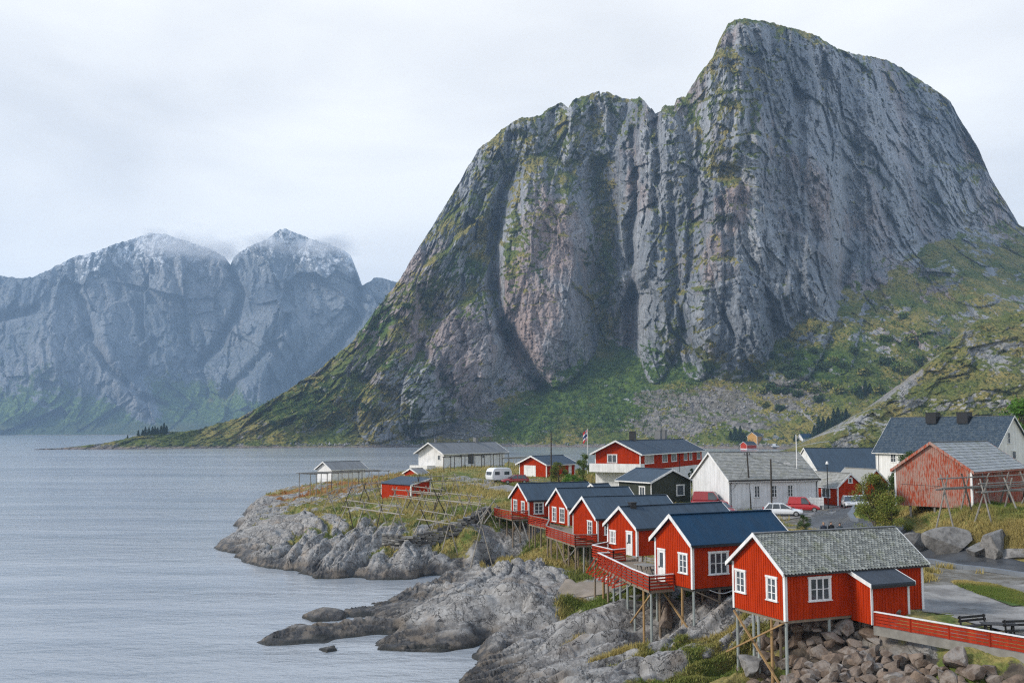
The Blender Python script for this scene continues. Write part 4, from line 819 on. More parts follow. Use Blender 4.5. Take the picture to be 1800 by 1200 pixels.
window(rn, hn['S'], 1.15, 2.35, 1.0, 2.1, 2, 1); window(rn, hn['G'], 4.45, 5.9, .9, 2.25, 1, 1)
rs, hs = gable_house('shed', 'small grey-blue shed roof squeezed in front of the dark green house', [1, 11.0, 124.5, 6.2, .9, 3.2, 2.6, 2.0, 3.1], GREEN, SHEETG, 'shed', og=.2, o=.2, battens=False)
rq, hq = gable_house('red_house', 'small red house with pale slate roof at the end of the long white house', [-1, 43.7, 134.83, 6.05, -.37, 4.18, 9.0, 2.5, 4.15], RED, SLATEG, 'house', og=.2, o=.25, slate=(.4, .3, False))
window(rq, hq['S'], 1.5, 3.3, .95, 2.15, 2, 1); window(rq, hq['G'], 1.75, 2.45, 2.95, 3.6, 1, 1); door(rq, hq['S'], 5.3, 6.3, 0, 2.1)
re_, he_ = gable_house('red_house', 'narrow red outbuilding with a white corner beside the two parked pale cars', [-1, 48.4, 138.5, 6.0, -.37, 4.4, 6.0, 2.7, 4.6], RED, SLATEG, 'house', og=.2, o=.25)
rl, hl = gable_house('large_house', 'large white house with dark tiled roof and two broad black chimneys', [-1, 74.97, 155.69, 7.43, -.48, 9.25, 23.49, 5.27, 10.85], WHITE, TILE, 'house', og=.45, o=.5, slate=(.34, .36, False), battens=False, corner=.1)
window(rl, hl['G'], 3.2, 4.0, 6.6, 8.3, 1, 2); window(rl, hl['G'], 4.1, 5.2, 4.2, 5.4, 1, 1); window(rl, hl['G'], 1.2, 2.4, 1.2, 2.6, 2, 2); gutter_pipe(rl, hl, 22.9)
for u in (4, 9, 14, 19): window(rl, hl['S'], u, u+1.3, 3.2, 4.6, 2, 2); window(rl, hl['S'], u, u+1.3, .8, 2.2, 2, 2)
chimney(rl, hl, 8.2, hl['w']/2-.7, 2.1, 1.2, 11.6, BLACK); chimney(rl, hl, 14.4, hl['w']/2-.7, 2.1, 1.2, 11.6, BLACK)
rk_, hk = gable_house('barn', 'weathered red barn with flaking boards and pale slate roof on short posts', [1, 40.31, 88.0, 8.66, .78, 6.88, 13.42, 3.86, 6.22], WORN, SLATEP, 'barn', og=.25, o=.3, slate=(.55, .4, False), battens=True, board=.16, trim=WORN, base=.55)
for o_ in [c for c in rk_.children if c.name.startswith('corner_board')][:2]: o_.data.materials[0] = WHITE; o_['label'] = 'pale painted corner board'
for b in (1.0, 3.4, 5.6): stilt(rk_, hk, .2, b, WOODG, .6, .12, 'post')
for b in (1.0, 3.4): stilt(rk_, hk, 3.5, b, WOODG, .6, .12, 'post')
rf_, hf = gable_house('white_house', 'white bungalow with grey roof and a long front by the flagpole, beyond the caravan', [1, -15.14, 222.27, 7.87, .61, 7.24, 23.22, 3.33, 5.42], WHITE, SHEETN, 'house', og=1.1, o=.6, battens=False, corner=.1, found=1.5)
window(rf_, hf['G'], .9, 1.8, 1.7, 2.7, 1, 1); window(rf_, hf['S'], 5.6, 6.6, 2.1, 2.8, 1, 1); window(rf_, hf['S'], 8.9, 10.9, .7, 2.8, 3, 2, cas=.05, mat=BLACK); window(rf_, hf['S'], 13.7, 15.1, 1.8, 2.7, 2, 1)
m = MB(); T = hf['G']; m.box(2.5, 7.6, -.6, .5, 2.6, 2.7, T); m.box(2.5, 7.6, -.6, -.4, 0, 2.7, T); m.box(7.5, 7.6, -.6, .5, 0, 2.6, T); m.box(2.5, 2.6, -.6, .5, 0, 2.6, T); m.build('terrace', WHITE, rf_)
cowl(rf_, hf, 1.5, 6.3, .25, SHEETN); chimney(rf_, hf, 16.5, 3.6, 1.0, .8, 6.5, SHEETN)
rz_, hz = gable_house('boathouse', 'white boathouse with grey roof at the tip of the point, behind the drying racks', [1, -43.12, 240.25, 4.48, .74, 5.76, 10.2, 2.42, 4.01], WHITE, SHEETN, 'boathouse', og=.6, o=.5, battens=False, found=2.2)
window(rz_, hz['S'], 2.3, 3.4, 1.45, 1.95, 1, 1, cas=.04, mat=BLACK); window(rz_, hz['S'], 5.1, 6.3, 1.45, 1.95, 1, 1, cas=.04, mat=BLACK)
ra_, ha = gable_house('red_shed', 'red gable peak with white trim just showing above the rocks below the bungalow terrace', [1, -19.31, 206.6, 5.0, .85, 5.0, 2.6, 2.2, 3.15], RED, SHEETN, 'shed', og=.3, o=.3)
rwh, hwh = gable_house('warehouse', 'long warehouse with plain blue sheet roof behind the white slate roofed house', [1, 57.5, 188, 6.0, R(84), 13, 34, 2.3, 6.6], WHITE, SHEETG, 'warehouse', og=.2, o=.3, battens=False, ribs=2.2)
for u in (3, 13, 14.5, 19, 25): window(rwh, hwh['S'], u, u+.8, .9, 1.9, 1, 1, cas=.06)
rya, hya = gable_house('yellow_house', 'small ochre house with dark roof below the scree across the water', [1, *surf(1331, 783.5), R(58), 12, 9, 8.5, 12], YEL, SHEETK, 'house', og=.4, o=.5, battens=False, corner=.3)
ryb, hyb = gable_house('far_boathouse', 'tiny red boathouse with white trim at the water below the ochre house', [1, 204.6, 871.9, .7, .99, 7.7, 12.2, 3.4, 6.0], RED, SHEETK, 'boathouse', og=.4, o=.4, battens=False, found=2.5)
ryc, hyc = gable_house('far_house', 'low house with blue roof among trees at the foot of the mountain', [1, *surf(1412, 778), R(72), 9, 15, 3.5, 7.5], WHITE, SHEETB, 'house', og=.4, o=.5, battens=False)
# mono-pitched red shed among the racks
def mono_shed():
    x, y, z = -16.2, 161.0, 5.05; root = thing('red_shed', 'bright red lean-to roofed shed among the fish racks on the grass', 'shed', (x, y, z), R(132.6))
    w, d, h0, h1_ = 8.1, 3.9, 2.3, 3.2       # local X to the left along the lit front, local Y towards the camera negative
    m = MB(); V = [(0, 0, -.9), (w, 0, -.9), (w, -d, -.9), (0, -d, -.9), (0, 0, h0), (w, 0, h0), (w, -d, h1_), (0, -d, h1_)]; m.hexa(V)
    for i in range(1, 28): u = w*i/28; m.box(u-.03, u+.03, -.01, .03, -.9, h0-.03)
    for i in range(1, 14): u = d*i/14; m.box(-.03, .01, -u-.03, -u+.03, -.9, h0+(h1_-h0)*u/d-.05)
    m.build('wall', RED, root)
    m = MB(); k = (h1_-h0)/d; e = .25
    m.hexa([(-e, e, h0-k*e+.02), (w+e, e, h0-k*e+.02), (w+e, -d-e, h1_+k*e+.02), (-e, -d-e, h1_+k*e+.02), (-e, e, h0-k*e+.12), (w+e, e, h0-k*e+.12), (w+e, -d-e, h1_+k*e+.12), (-e, -d-e, h1_+k*e+.12)]); m.build('roof', SHEETG, root)
    m = MB(); m.hexa([(-e-.04, e, h0-k*e-.08), (-e, e, h0-k*e-.08), (-e, -d-e, h1_+k*e-.08), (-e-.04, -d-e, h1_+k*e-.08), (-e-.04, e, h0-k*e+.15), (-e, e, h0-k*e+.15), (-e, -d-e, h1_+k*e+.15), (-e-.04, -d-e, h1_+k*e+.15)]); m.build('barge_board', WHITE, root)
    for X, Y in ((0, 0), (w, 0), (0, -d)):
        m = MB(); m.box(X-.06, X+.12 if X == 0 else X+.06, Y-.12, Y+.06, -.92, (h0 if Y == 0 else h1_)-.05); m.build('corner_board', WHITE, root)
mono_shed()
# ================================================================== ROADS AND YARD
def ribbon(name, pts, width, mat, lift=.05, n=60, kind='structure'):
    P = np.array(pts); L = np.concatenate([[0], np.cumsum(np.hypot(*(P[1:]-P[:-1]).T))]); t = np.linspace(0, L[-1], n)
    x = np.interp(t, L, P[:, 0]); y = np.interp(t, L, P[:, 1])
    for _ in range(6): x[1:-1] = (x[:-2]+x[2:]+2*x[1:-1])/4; y[1:-1] = (y[:-2]+y[2:]+2*y[1:-1])/4
    dx = np.gradient(x); dy = np.gradient(y); l = np.hypot(dx, dy); nx, ny = dy/l, -dx/l
    W = np.interp(t, L, width) if hasattr(width, '__len__') else np.full(n, width); s = np.linspace(-.5, .5, 9)
    X = x[:, None]+nx[:, None]*W[:, None]*s; Y = y[:, None]+ny[:, None]*W[:, None]*s; Z, _, _, _ = ground_full(X, Y); Z = Z+lift
    me = np_mesh(name, np.stack([X, Y, Z], -1).reshape(-1, 3), grid_quads(n, 9), smooth=True); o = link(name, me, mat); prop(o, kind=kind); return X, Y, Z
def asphalt(name, a, b, rough=.55):
    m = M(name, rough, .4); p = m.geo(); m.col(m.mix(m.ramp(m.noise(p, .35, 5, .6), .4, .62), a, b)); m.rough(m.ramp(m.noise(p, .3, 3), .4, .6, rough-.2, rough+.25)); m.bump(m.noise(p, 18, 3), .4, .01); return m.m
ASPH = asphalt('wet_asphalt', (.05, .053, .058), (.08, .083, .088), .4); ASPHD = asphalt('dry_asphalt', (.14, .14, .142), (.20, .198, .195), .8)
def gravel():
    m = M('gravel', .9, .2); p = m.geo(); c = m.mix(m.ramp(m.noise(p, .5, 6, .65), .38, .62), (.19, .18, .17), (.33, .315, .295)); c = m.mix(m.ramp(m.noise(p, 9, 4, .7), .4, .7, 0, .5), c, (.14, .135, .125))
    m.col(c); m.bump(m.voro(p, 22, 'F1'), .6, .02); m.bump(m.noise(p, 1.2, 4), .4, .08); return m.m
GRAV = gravel()
W_ = lambda a, b, z: atz(a, b, z)
ribbon('gravel_yard', [(23.0, 56.5), (25.5, 58.5), (30, 62), (36, 62), (48, 60)], [9, 12.5, 14, 14, 14], GRAV, .03)
ribbon('grass_verge', [W_(1712, 1030, 5.45), W_(1760, 1045, 5.45), W_(1830, 1062, 5.45)], [.8, 2.6, 4], plain('lawn', (.09, .15, .03), .9, .2, 0, .6, 2.5), .09, 30)
ribbon('gravel_track', [(17.5, 77), (21, 70), (24.5, 62)], [3, 5, 6], GRAV, .035, 30)
RX, RY, RZ = ribbon('road', [W_(2100, 1035, 5.6), W_(1900, 1016, 5.6), W_(1800, 1002, 5.6), W_(1700, 992, 5.6), W_(1620, 978, 5.65), W_(1540, 957, 5.7), W_(1470, 938, 5.8), W_(1452, 922, 5.95), W_(1475, 905, 6.0), W_(1510, 890, 6.1), W_(1560, 878, 6.3)], 4.6, ASPH, .07, 140)
ribbon('parking_area', [W_(1395, 897, 6.15), W_(1420, 903, 6.1), W_(1460, 908, 6.0), W_(1480, 900, 6.0)], [9, 11, 10, 6], ASPHD, .05, 40)
ribbon('lane', [W_(1400, 905, 6.1), W_(1240, 915, 6.1), W_(1100, 895, 6.4), W_(980, 868, 6.9), W_(880, 852, 7.2), W_(800, 843, 6.6)], [7, 4, 3.5, 3.5, 5, 3.5], GRAV, .06, 120)
ribbon('garage_apron', [(2.5, 178), (-4, 176), (-10, 175)], [8, 8, 5], GRAV, .075, 30)
ribbon('footpath', [W_(985, 1030, 2.7), W_(1030, 1032, 2.7), W_(1085, 1040, 2.8)], [3.5, 4.5, 2], asphalt('sand', (.24, .20, .155), (.30, .25, .20), .9), .06, 20)
# kerb along the village road (pale blue-grey concrete edge)
m = MB(); ii = [i for i in range(0, 90)]
for i, j in zip(ii[:-1], ii[1:]):
    a = Vector((RX[i, 0], RY[i, 0], RZ[i, 0]-.07)); b = Vector((RX[j, 0], RY[j, 0], RZ[j, 0]-.07)); a2 = Vector((RX[i, 8], RY[i, 8], RZ[i, 8]-.07)); b2 = Vector((RX[j, 8], RY[j, 8], RZ[j, 8]-.07))
    near, n2 = (a, b) if a.y < a2.y else (a2, b2)
    m.bar(near+Vector((0, -.15, .14)), n2+Vector((0, -.15, .14)), .55, .3)
kb = m.build('kerb', plain('kerb_concrete', (.17, .19, .215), .6, .3, 0, .2, 1.5)); prop(kb, kind='structure')
# ================================================================== FENCE ON CONCRETE KERB
fr = thing('fence', 'long red board fence with white cap rail on a concrete footing beside the gravel yard', 'fence', (0, 0, 0))
A, B = Vector((19.42, 54.4, 0)), Vector((29.2, 40.4, 0)); L = (B-A).length; n = 8
for i in range(n):
    a = A.lerp(B, i/n); b = A.lerp(B, (i+1)/n); m = MB()
    for j in range(4): z0 = 5.72+.17*j; m.bar((a.x, a.y, z0), (b.x, b.y, z0), .03, .135)
    m.build('panel', RED2, fr); m = MB(); m.box(a.x-.05, a.x+.05, a.y-.05, a.y+.05, 5.2, 6.34); m.build('post', RED2, fr)
m = MB(); m.bar((A.x, A.y, 6.37), (B.x, B.y, 6.37), .17, .05); m.build('cap_rail', WHITE, fr)
m = MB(); m.bar((A.x-.02, A.y, 5.40), (B.x-.02, B.y, 5.40), .22, .46); m.build('footing', CONC, fr)
bench(24.3, 53.2, 5.43, R(22), 'black slatted bench on the gravel, leftmost behind the red fence', BLACK, 1.9)
table(25.0, 52.2, 5.43, R(-10), 'low dark picnic table between the two black benches', BLACK, 1.7)
bench(26.1, 51.9, 5.43, R(8), 'black slatted bench on the gravel nearest the right edge of the photo', BLACK, 1.9)
# ================================================================== ROCKS
def rock_mesh(seed, sub=2, flat=.75, cuts=11, name='boulder'):
    rnd = random.Random(seed); bm = bmesh.new(); bmesh.ops.create_icosphere(bm, subdivisions=sub+1, radius=1)
    pl = []
    for i in range(cuts):
        v = Vector((rnd.gauss(0, 1), rnd.gauss(0, 1), rnd.gauss(0, 1))).normalized(); pl.append((v, rnd.uniform(.34, .74)))
    off = Vector((rnd.random()*50, rnd.random()*50, rnd.random()*50))
    from mathutils import noise as mn
    for v in bm.verts:
        for nn, d in pl:
            k = v.co.dot(nn)-d
            if k > 0: v.co -= nn*k
        v.co += v.co.normalized()*mn.noise(v.co*2.2+off)*.035
        v.co.z *= flat
    me = bpy.data.meshes.new(name); bm.to_mesh(me); bm.free(); return me
def stone_material(name, a, b, c):
    m = M(name, .85, .25); p = m.geo(); oi = m.n.new('ShaderNodeObjectInfo'); k = m.mix(oi.outputs['Random'], a, b)
    k = m.mix(m.ramp(m.noise(p, 1.6, 6, .65), .42, .62), k, c); k = m.mix(m.ramp(m.noise(p, 6, 5, .7), .5, .7, 0, .5), k, tuple(v*1.5 for v in a)); k = m.mix(m.ramp(m.noise(p, 3, 5, .7), .52, .68, 0, .6), k, tuple(v*.35 for v in c)); m.col(k)
    m.bump(m.noise(p, 5, 7, .7), .6, .08); return m.m
STONE = stone_material('rubble_stone', (.20, .145, .105), (.27, .25, .23), (.12, .09, .07)); STONEG = stone_material('grey_stone', (.19, .185, .175), (.25, .24, .23), (.13, .125, .12))
rocks = [rock_mesh(100+i) for i in range(10)]
for me_ in rocks: me_.materials.append(STONE)
rnd = random.Random(5); dF = (B-A).normalized(); perp = Vector((-.82, -.57, 0)); cnt = 0
spots = []
for i in range(2600):
    u = rnd.uniform(-7.0, 10.6); s = rnd.uniform(.28 if u < 3 else .95, 5.5) if u > 0 else rnd.uniform(-2.6, 5.0)
    pass
    r = rnd.uniform(.34, .66)*(1+.35*(rnd.random() < .2))
    p = A+dF*u+perp*s
    if p.y < 41.5 or p.x < 13.2: continue
    if any((p.x-q[0])**2+(p.y-q[1])**2 < ((r+q[2])*.47)**2 for q in spots) or len(spots) > 285: continue
    spots.append((p.x, p.y, r))
gz = ground_full(np.array([q[0] for q in spots]), np.array([q[1] for q in spots]))[0]
for (x, y, r), z in zip(spots, gz):
    o = bpy.data.objects.new('boulder', rocks[rnd.randrange(10)]); scene.collection.objects.link(o)
    o.location = (x, y, z+r*.36); o.scale = (r*rnd.uniform(.9, 1.5), r*rnd.uniform(.8, 1.15), r*rnd.uniform(.8, 1.25)); o.rotation_euler = (rnd.uniform(-.5, .5), rnd.uniform(-.5, .5), rnd.uniform(0, 6.3))
    prop(o, 'angular brown boulder in the rubble bank below the red fence and nearest cabin', 'boulder', 'angular boulders of the rubble bank')
def big_rock(seed, x, y, z, sc, rz, label, mat=STONEG, sub=3, cuts=14):
    me = rock_mesh(seed, sub, 1, cuts); o = link('boulder', me, mat, loc=(x, y, z), rz=rz); o.scale = sc; prop(o, label, 'boulder'); return o
q = (34.2, 84.6); big_rock(1, q[0], q[1]+.4, 6.35, (2.1, 1.2, 1.35), .3, 'rounded grey boulder at the left end of the rock row above the road')
q = (35.9, 82.2); big_rock(2, q[0], q[1]+.5, 6.6, (3.1, 1.4, 1.6), .1, 'broad grey boulder with grass on top beside the road bend, widest of the row')
q = (38.3, 79.8); big_rock(3, q[0], q[1]+.5, 6.7, (2.3, 1.8, 1.9), 1.0, 'tall angular grey boulder split by a shadowed face, above the wet road')
q = (40.8, 77.8); big_rock(4, q[0], q[1], 6.9, (1.4, 1.3, 1.5), 2.0, 'grey boulder half in grass at the right edge of the photo')
big_rock(21, 37.2, 81.0, 6.4, (1.7, 1.0, 1.0), .6, 'low grey boulder filling the gap between the broad and the tall boulder above the road'); big_rock(22, 39.6, 79.0, 6.4, (1.6, 1.0, 1.1), 2.6, 'low grey boulder right of the tall angular one above the road')
q = W_(1325, 1163, 3.2); big_rock(5, q[0], q[1], 3.15, (1.3, .9, .75), .4, 'pale flat boulder lying at the feet of the nearest cabin stilts')
q = W_(1243, 1150, 3.0); big_rock(6, q[0], q[1], 2.95, (.55, .5, .5), 1.4, 'small grey boulder on the grass below the deep blue roofed cabin')
q = W_(1170, 1085, 3.4); big_rock(7, q[0], q[1], 3.4, (1.0, .7, 1.2), .9, 'dark slanted boulder under the deep blue roofed cabin', STONE); q = W_(1210, 1075, 3.6); big_rock(8, q[0], q[1], 3.6, (1.1, .8, 1.2), 2.1, 'grey upright boulder behind the stilts of the deep blue roofed cabin')
for i, (a, b, zz) in enumerate([(1145, 1062, 3.6), (1120, 1050, 3.5), (1240, 1062, 4.0), (1268, 1058, 4.2), (1300, 1085, 4.0), (1320, 1100, 3.9), (1350, 1108, 4.0), (1370, 1130, 3.6), (1395, 1120, 3.9), (1420, 1110, 4.2), (1180, 1060, 3.9), (1090, 1040, 3.3)]):
    q = W_(a, b, zz); o = link('boulder', rock_mesh(30+i), STONEG if i % 2 else STONE, loc=(q[0], q[1], zz), rz=i*1.3); o.scale = (.8+.25*(i % 3), .65, .7); prop(o, 'grey-brown boulder in the dark under the stilt cabins', 'boulder', 'boulders in the shade under the cabins')
q = W_(1075, 1028, 2.9); 
m = MB(); m.tube((0, 0, 0), (0, 0, .28), .5, .55, 20); m.tube((0, 0, .28), (0, 0, .62), .55, .48, 20); m.build('tank', plain('pale_tub', (.62, .63, .62), .6), smooth=True, loc=(q[0], q[1], ground_z(*q))); prop(bpy.context.scene.objects['tank'], 'pale round plastic tub on the grass under the raking deck struts', 'tub')
# dry stone wall below the racks
def stone_wall():
    pts = [W_(672, 938, 3.9), W_(715, 936, 4.2), W_(760, 930, 4.4), (W_(815, 925, 4.6)), W_(858, 912, 4.8)]; P = np.array(pts); Ls = np.concatenate([[0], np.cumsum(np.hypot(*(P[1:]-P[:-1]).T))]); m = MB(); rr = random.Random(3)
    for lay in range(7):
        t = 0
        while t < Ls[-1]:
            w = rr.uniform(.35, 1.0); x = np.interp(t+w/2, Ls, P[:, 0]); y = np.interp(t+w/2, Ls, P[:, 1]); zg = base_ground(np.array([x]), np.array([y]))[0][0]
            z = zg-.5+lay*.26; hh = .24*rr.uniform(.8, 1.1); jy = rr.uniform(-.12, .12); a = rr.uniform(-.12, .12)
            vs = [(x+dx*w*.48+rr.uniform(-.04, .04), y+jy+dy*.35+dx*a+rr.uniform(-.04, .04), z+dz*hh+rr.uniform(-.03, .03)) for dx, dy, dz in ((-1, -1, 0), (1, -1, 0), (1, 1, 0), (-1, 1, 0), (-1, -1, 1), (1, -1, 1), (1, 1, 1), (-1, 1, 1))]
            m.hexa(vs, rr.random()); t += w
    mt = M('wall_stone', .9, .2); mt.col(mt.mix(mt.attr('tone'), (.07, .07, .072), (.30, .29, .27))); mt.bump(mt.noise(mt.geo(), 4, 6), .5, .05)
    o = m.build('stone_wall', mt.m); prop(o, 'low dry stone wall below the drying racks and red shed', 'wall')
stone_wall()
# ================================================================== FISH DRYING RACKS
WOODP = board_mat('pale_pole_wood', (.36, .33, .28), (.24, .22, .19), rough=.9)
def rack(label, x0, y0, x1, y1, h, n=4, spread=1.25, rails=3, rnd=None, mats=(WOODP, WOODD), cross=.35, flat=False, name='drying_rack'):
    rnd = rnd or random.Random(int(abs(x0*13+y0*7))); L = math.hypot(x1-x0, y1-y0); dx, dy = (x1-x0)/L, (y1-y0)/L; nx, ny = dy, -dx
    zs = ground_full(np.linspace(x0, x1, n), np.linspace(y0, y1, n))[0]; top = float(np.mean(zs))+h
    root = thing(name, label, 'drying rack', (x0, y0, float(zs[0])), 0, 'wooden fish drying racks'); Z = float(zs[0])
    def P(x, y, z): return (x-x0, y-y0, z-Z)
    for i in range(n):
        cx = x0+(x1-x0)*i/(n-1); cy = y0+(y1-y0)*i/(n-1)
        for sg in (-1, 1):
            m = MB(); sp = spread*rnd.uniform(.8, 1.15); bx = cx+nx*sp*sg+dx*rnd.uniform(-.5, .5); by = cy+ny*sp*sg+dy*rnd.uniform(-.5, .5); gz_ = ground_z(bx, by)-.2
            if flat: m.tube(P(cx+nx*spread*sg, cy+ny*spread*sg, gz_), P(cx+nx*spread*sg, cy+ny*spread*sg, top), .09, .08, 6)
            else: m.tube(P(bx, by, gz_), P(cx-nx*cross*sg, cy-ny*cross*sg, top+cross*1.1), .075, .06, 6)
            m.build('leg', mats[int(rnd.random() < .25)], root)
    for k in range(rails):
        m = MB()
        if flat:
            o_ = spread*(-1+2*k/max(1, rails-1)); m.tube(P(x0-dx*.8+nx*o_, y0-dy*.8+ny*o_, top), P(x1+dx*.8+nx*o_, y1+dy*.8+ny*o_, top+rnd.uniform(-.1, .1)), .06, .05, 6)
        else:
            if k == 0: o_, zz = 0, top+.06
            else: sg = 1 if k == 1 else -1; f = .30; o_ = spread*f*sg; zz = top-h*f*.9
            m.tube(P(x0-dx*.9+nx*o_, y0-dy*.9+ny*o_, zz+rnd.uniform(-.1, .1)), P(x1+dx*.9+nx*o_, y1+dy*.9+ny*o_, zz+rnd.uniform(-.15, .15)), .07, .055, 6)
        m.build('rail', mats[0], root)
    if flat:
        for i in range(n):
            cx = x0+(x1-x0)*i/(n-1); cy = y0+(y1-y0)*i/(n-1); m = MB(); m.tube(P(cx-nx*spread*1.1, cy-ny*spread*1.1, top-.1), P(cx+nx*spread*1.1, cy+ny*spread*1.1, top-.1), .06, .06, 6); m.build('beam', mats[1], root)
    return root
def rk2(label, a, b, zr, h, **k):
    p = atz(*a, zr); q = atz(*b, zr); return rack(label, p[0], p[1], q[0], q[1], h, **k)
rk2('pale front drying rack on the rocks left of the red shed', (612, 878), (700, 888), 6.9, 3.2, n=4)
rk2('drying rack standing right in front of the red shed wall', (694, 859), (768, 867), 7.9, 3.0, n=4)
rk2('drying rack with a long pale rail right of the red shed, standing on the wall', (744, 879), (790, 885), 7.6, 3.3, n=3)
rk2('drying rack with crossed dark legs above the dry stone wall', (790, 868), (843, 873), 7.9, 3.0, n=4)
rk2('low drying rack frame behind the crossed legs, beside the gravel lane', (735, 838), (800, 836), 8.6, 3.0, n=4)
rk2('small drying rack frame standing next to the shed side wall', (730, 856), (775, 860), 7.9, 2.8, n=3)
rk2('drying rack of leaning poles at the left end of the cabin row', (846, 880), (868, 858), 8.3, 3.0, n=3)
rk2('single drying rack trestle on orange grass left of the red shed', (578, 858), (592, 852), 7.0, 3.0, n=2)
rk2('single drying rack trestle between the orange grass and red shed', (614, 857), (625, 852), 7.2, 3.0, n=2)
rk2('drying rack with thin grey legs just left of the red shed', (640, 850), (664, 848), 7.6, 3.0, n=3)
rk2('flat platform drying rack at the water edge in front of the boathouse', (541, 838), (668, 832), 7.3, 3.4, n=8, flat=True, rails=5, spread=2.4, mats=(WOODG, WOODD))
rk2('drying rack along the front of the white bungalow', (786, 803), (888, 797), 10.6, 3.0, n=7, flat=True, rails=2, spread=.8, mats=(WOODD, WOODD))
rk2('long grey drying rack behind the garage beside the water', (893, 797), (940, 795), 10.8, 2.8, n=5, flat=True, rails=3, spread=1.5)
rk2('long grey drying rack behind the garage, to the right of its roof', (975, 796), (1010, 795), 10.6, 2.8, n=4, flat=True, rails=3, spread=1.5)
rk2('large dark drying rack on the grassy bank in front of the barn', (1660, 842), (1800, 836), 11.9, 3.1, n=5, spread=.85, mats=(WOODG, WOODD))
rk2('tall drying rack at the right edge beside the dark barn wall', (1730, 850), (1812, 845), 11.6, 2.6, n=3, spread=.8, mats=(WOODG, WOODG))
# ================================================================== POLES, LAMPS, FLAGS
def pole(label, px_, py_, zg, h, r=.12, mat=WOODD, name='utility_pole', cat='pole', lean=0):
    x, y = atz(px_, py_, zg); z = ground_z(x, y)-.2; root = thing(name, label, cat, (x, y, z)); m = MB(); m.tube((0, 0, 0), (lean, 0, h), r, r*.75, 10); m.build('post', mat, root); return root
p1_ = pole('slightly leaning wooden pole in front of the long white house', 1320, 895, 6.2, 7.3, lean=-.35)
m = MB(); m.bar((-.75, 0, 7.0), (.05, 0, 7.0), .1); m.build('cross_arm', WOODD, p1_)
for i in range(2): m = MB(); m.tube((-.7+.65*i, 0, 7.05), (-.7+.65*i, 0, 7.25), .05, n=6); m.build('insulator', BLACK, p1_)
p2_ = pole('wooden street lamp pole with a pale lamp head reaching right over the white estate car', 1357, 908, 6.1, 6.8, name='street_lamp', cat='street lamp')
m = MB(); m.tube((0, 0, 6.5), (1.6, 0, 6.35), .035, n=6); m.build('arm', STEEL, p2_); m = MB(); m.hexa([(1.5, -.13, 6.25), (2.3, -.12, 6.2), (2.3, .12, 6.2), (1.5, .13, 6.25), (1.5, -.1, 6.42), (2.2, -.08, 6.42), (2.2, .08, 6.42), (1.5, .1, 6.42)]); m.build('lamp_head', PIPE, p2_)
p3_ = pole('slim dark street lamp with round white head beside the small red house', 1456, 893, 6.1, 6.0, .07, BLACK, 'street_lamp', 'street lamp')
m = MB(); m.tube((0, 0, 5.9), (0, 0, 6.25), .2, .12, 12); m.build('lamp_head', WHITE, p3_)
p4_ = pole('tall dark wooden pole beside the red garage', 969, 846, 7.4, 8.6, .14, WOODD)
def flag(root, h, cols, w=1.6, hh=1.1, drop=True):
    x0 = 0; nx_, nz_ = 14, 8; m = bpy.data.meshes.new('flag'); vs = []; fs = []; mi = []
    for i in range(nx_+1):
        for j in range(nz_+1):
            u = i/nx_; v = j/nz_; vs.append((-w*.55*u, .12*math.sin(u*7+v)*u, h-hh*v-.9*u*u*w*.5))
    for i in range(nx_):
        for j in range(nz_):
            a = i*(nz_+1)+j; fs.append((a, a+1, a+nz_+2, a+nz_+1)); bl = (i in (4, 5)) or (j in (3, 4)); wh = (3 <= i <= 6) or (2 <= j <= 5); mi.append(2 if bl else 1 if wh else 0)
    m.from_pydata(vs, [], fs); m.polygons.foreach_set('material_index', mi); o = link('flag', m, cols, root); return o
FL = [plain('flag_red', (.5, .03, .035), .8), plain('flag_white', (.75, .75, .75), .8), plain('flag_blue', (.02, .04, .16), .8)]
f1 = pole('white flagpole with drooping red flag behind the grey roofed bungalow', 827.5, 812, 7.6, 9.6, .06, WHITE, 'flagpole', 'flagpole'); f1.location.y += 8; flag(f1, 9.4, FL, 2.2, 1.6)
f2 = pole('white flagpole with a red and white pennant left of the two storey house', 1033, 835, 7.2, 9.2, .06, WHITE, 'flagpole', 'flagpole'); flag(f2, 9.0, FL, 1.6, 2.2)
pole('tall bare white flagpole in front of the long white house', 1402.5, 892, 6.1, 9.6, .075, WHITE, 'flagpole', 'flagpole')
pole('thin bare white pole at the right end of the two storey house', 1218, 838, 6.9, 5.6, .05, WHITE, 'flagpole', 'flagpole')
def cable(label, a, b, sag):
    m = MB(); pts = [Vector(a).lerp(Vector(b), i/24)-Vector((0, 0, sag*4*(i/24)*(1-i/24))) for i in range(25)]
    for p, q in zip(pts[:-1], pts[1:]): m.tube(p, q, .018, n=5, cap=False)
    prop(m.build('power_cable', BLACK), label, 'cable')
pA = p1_.location+Vector((-.35, 0, 7.1)); pB = p2_.location+Vector((0, 0, 6.7)); pC = p3_.location+Vector((0, 0, 5.5))
cable('black cable from the leaning pole to the lamp pole over the white house roof', pA, pB, .35); cable('black cable from the lamp pole across to the slim lamp by the red house', pB, pC, .5)
cable('thin cable dropping from the leaning pole to the white house wall', pA+Vector((0, 0, -.5)), (hw['x']+.3, hw['y']-.1, 8.6), .5)
bw = to_world(hk, 0, 6.5); cable('thin cable running level across the front of the weathered barn', (bw[0]-.3, bw[1]-1.2, 11.2), (hk['x']+6, hk['y']-2.0, 11.0), .1)
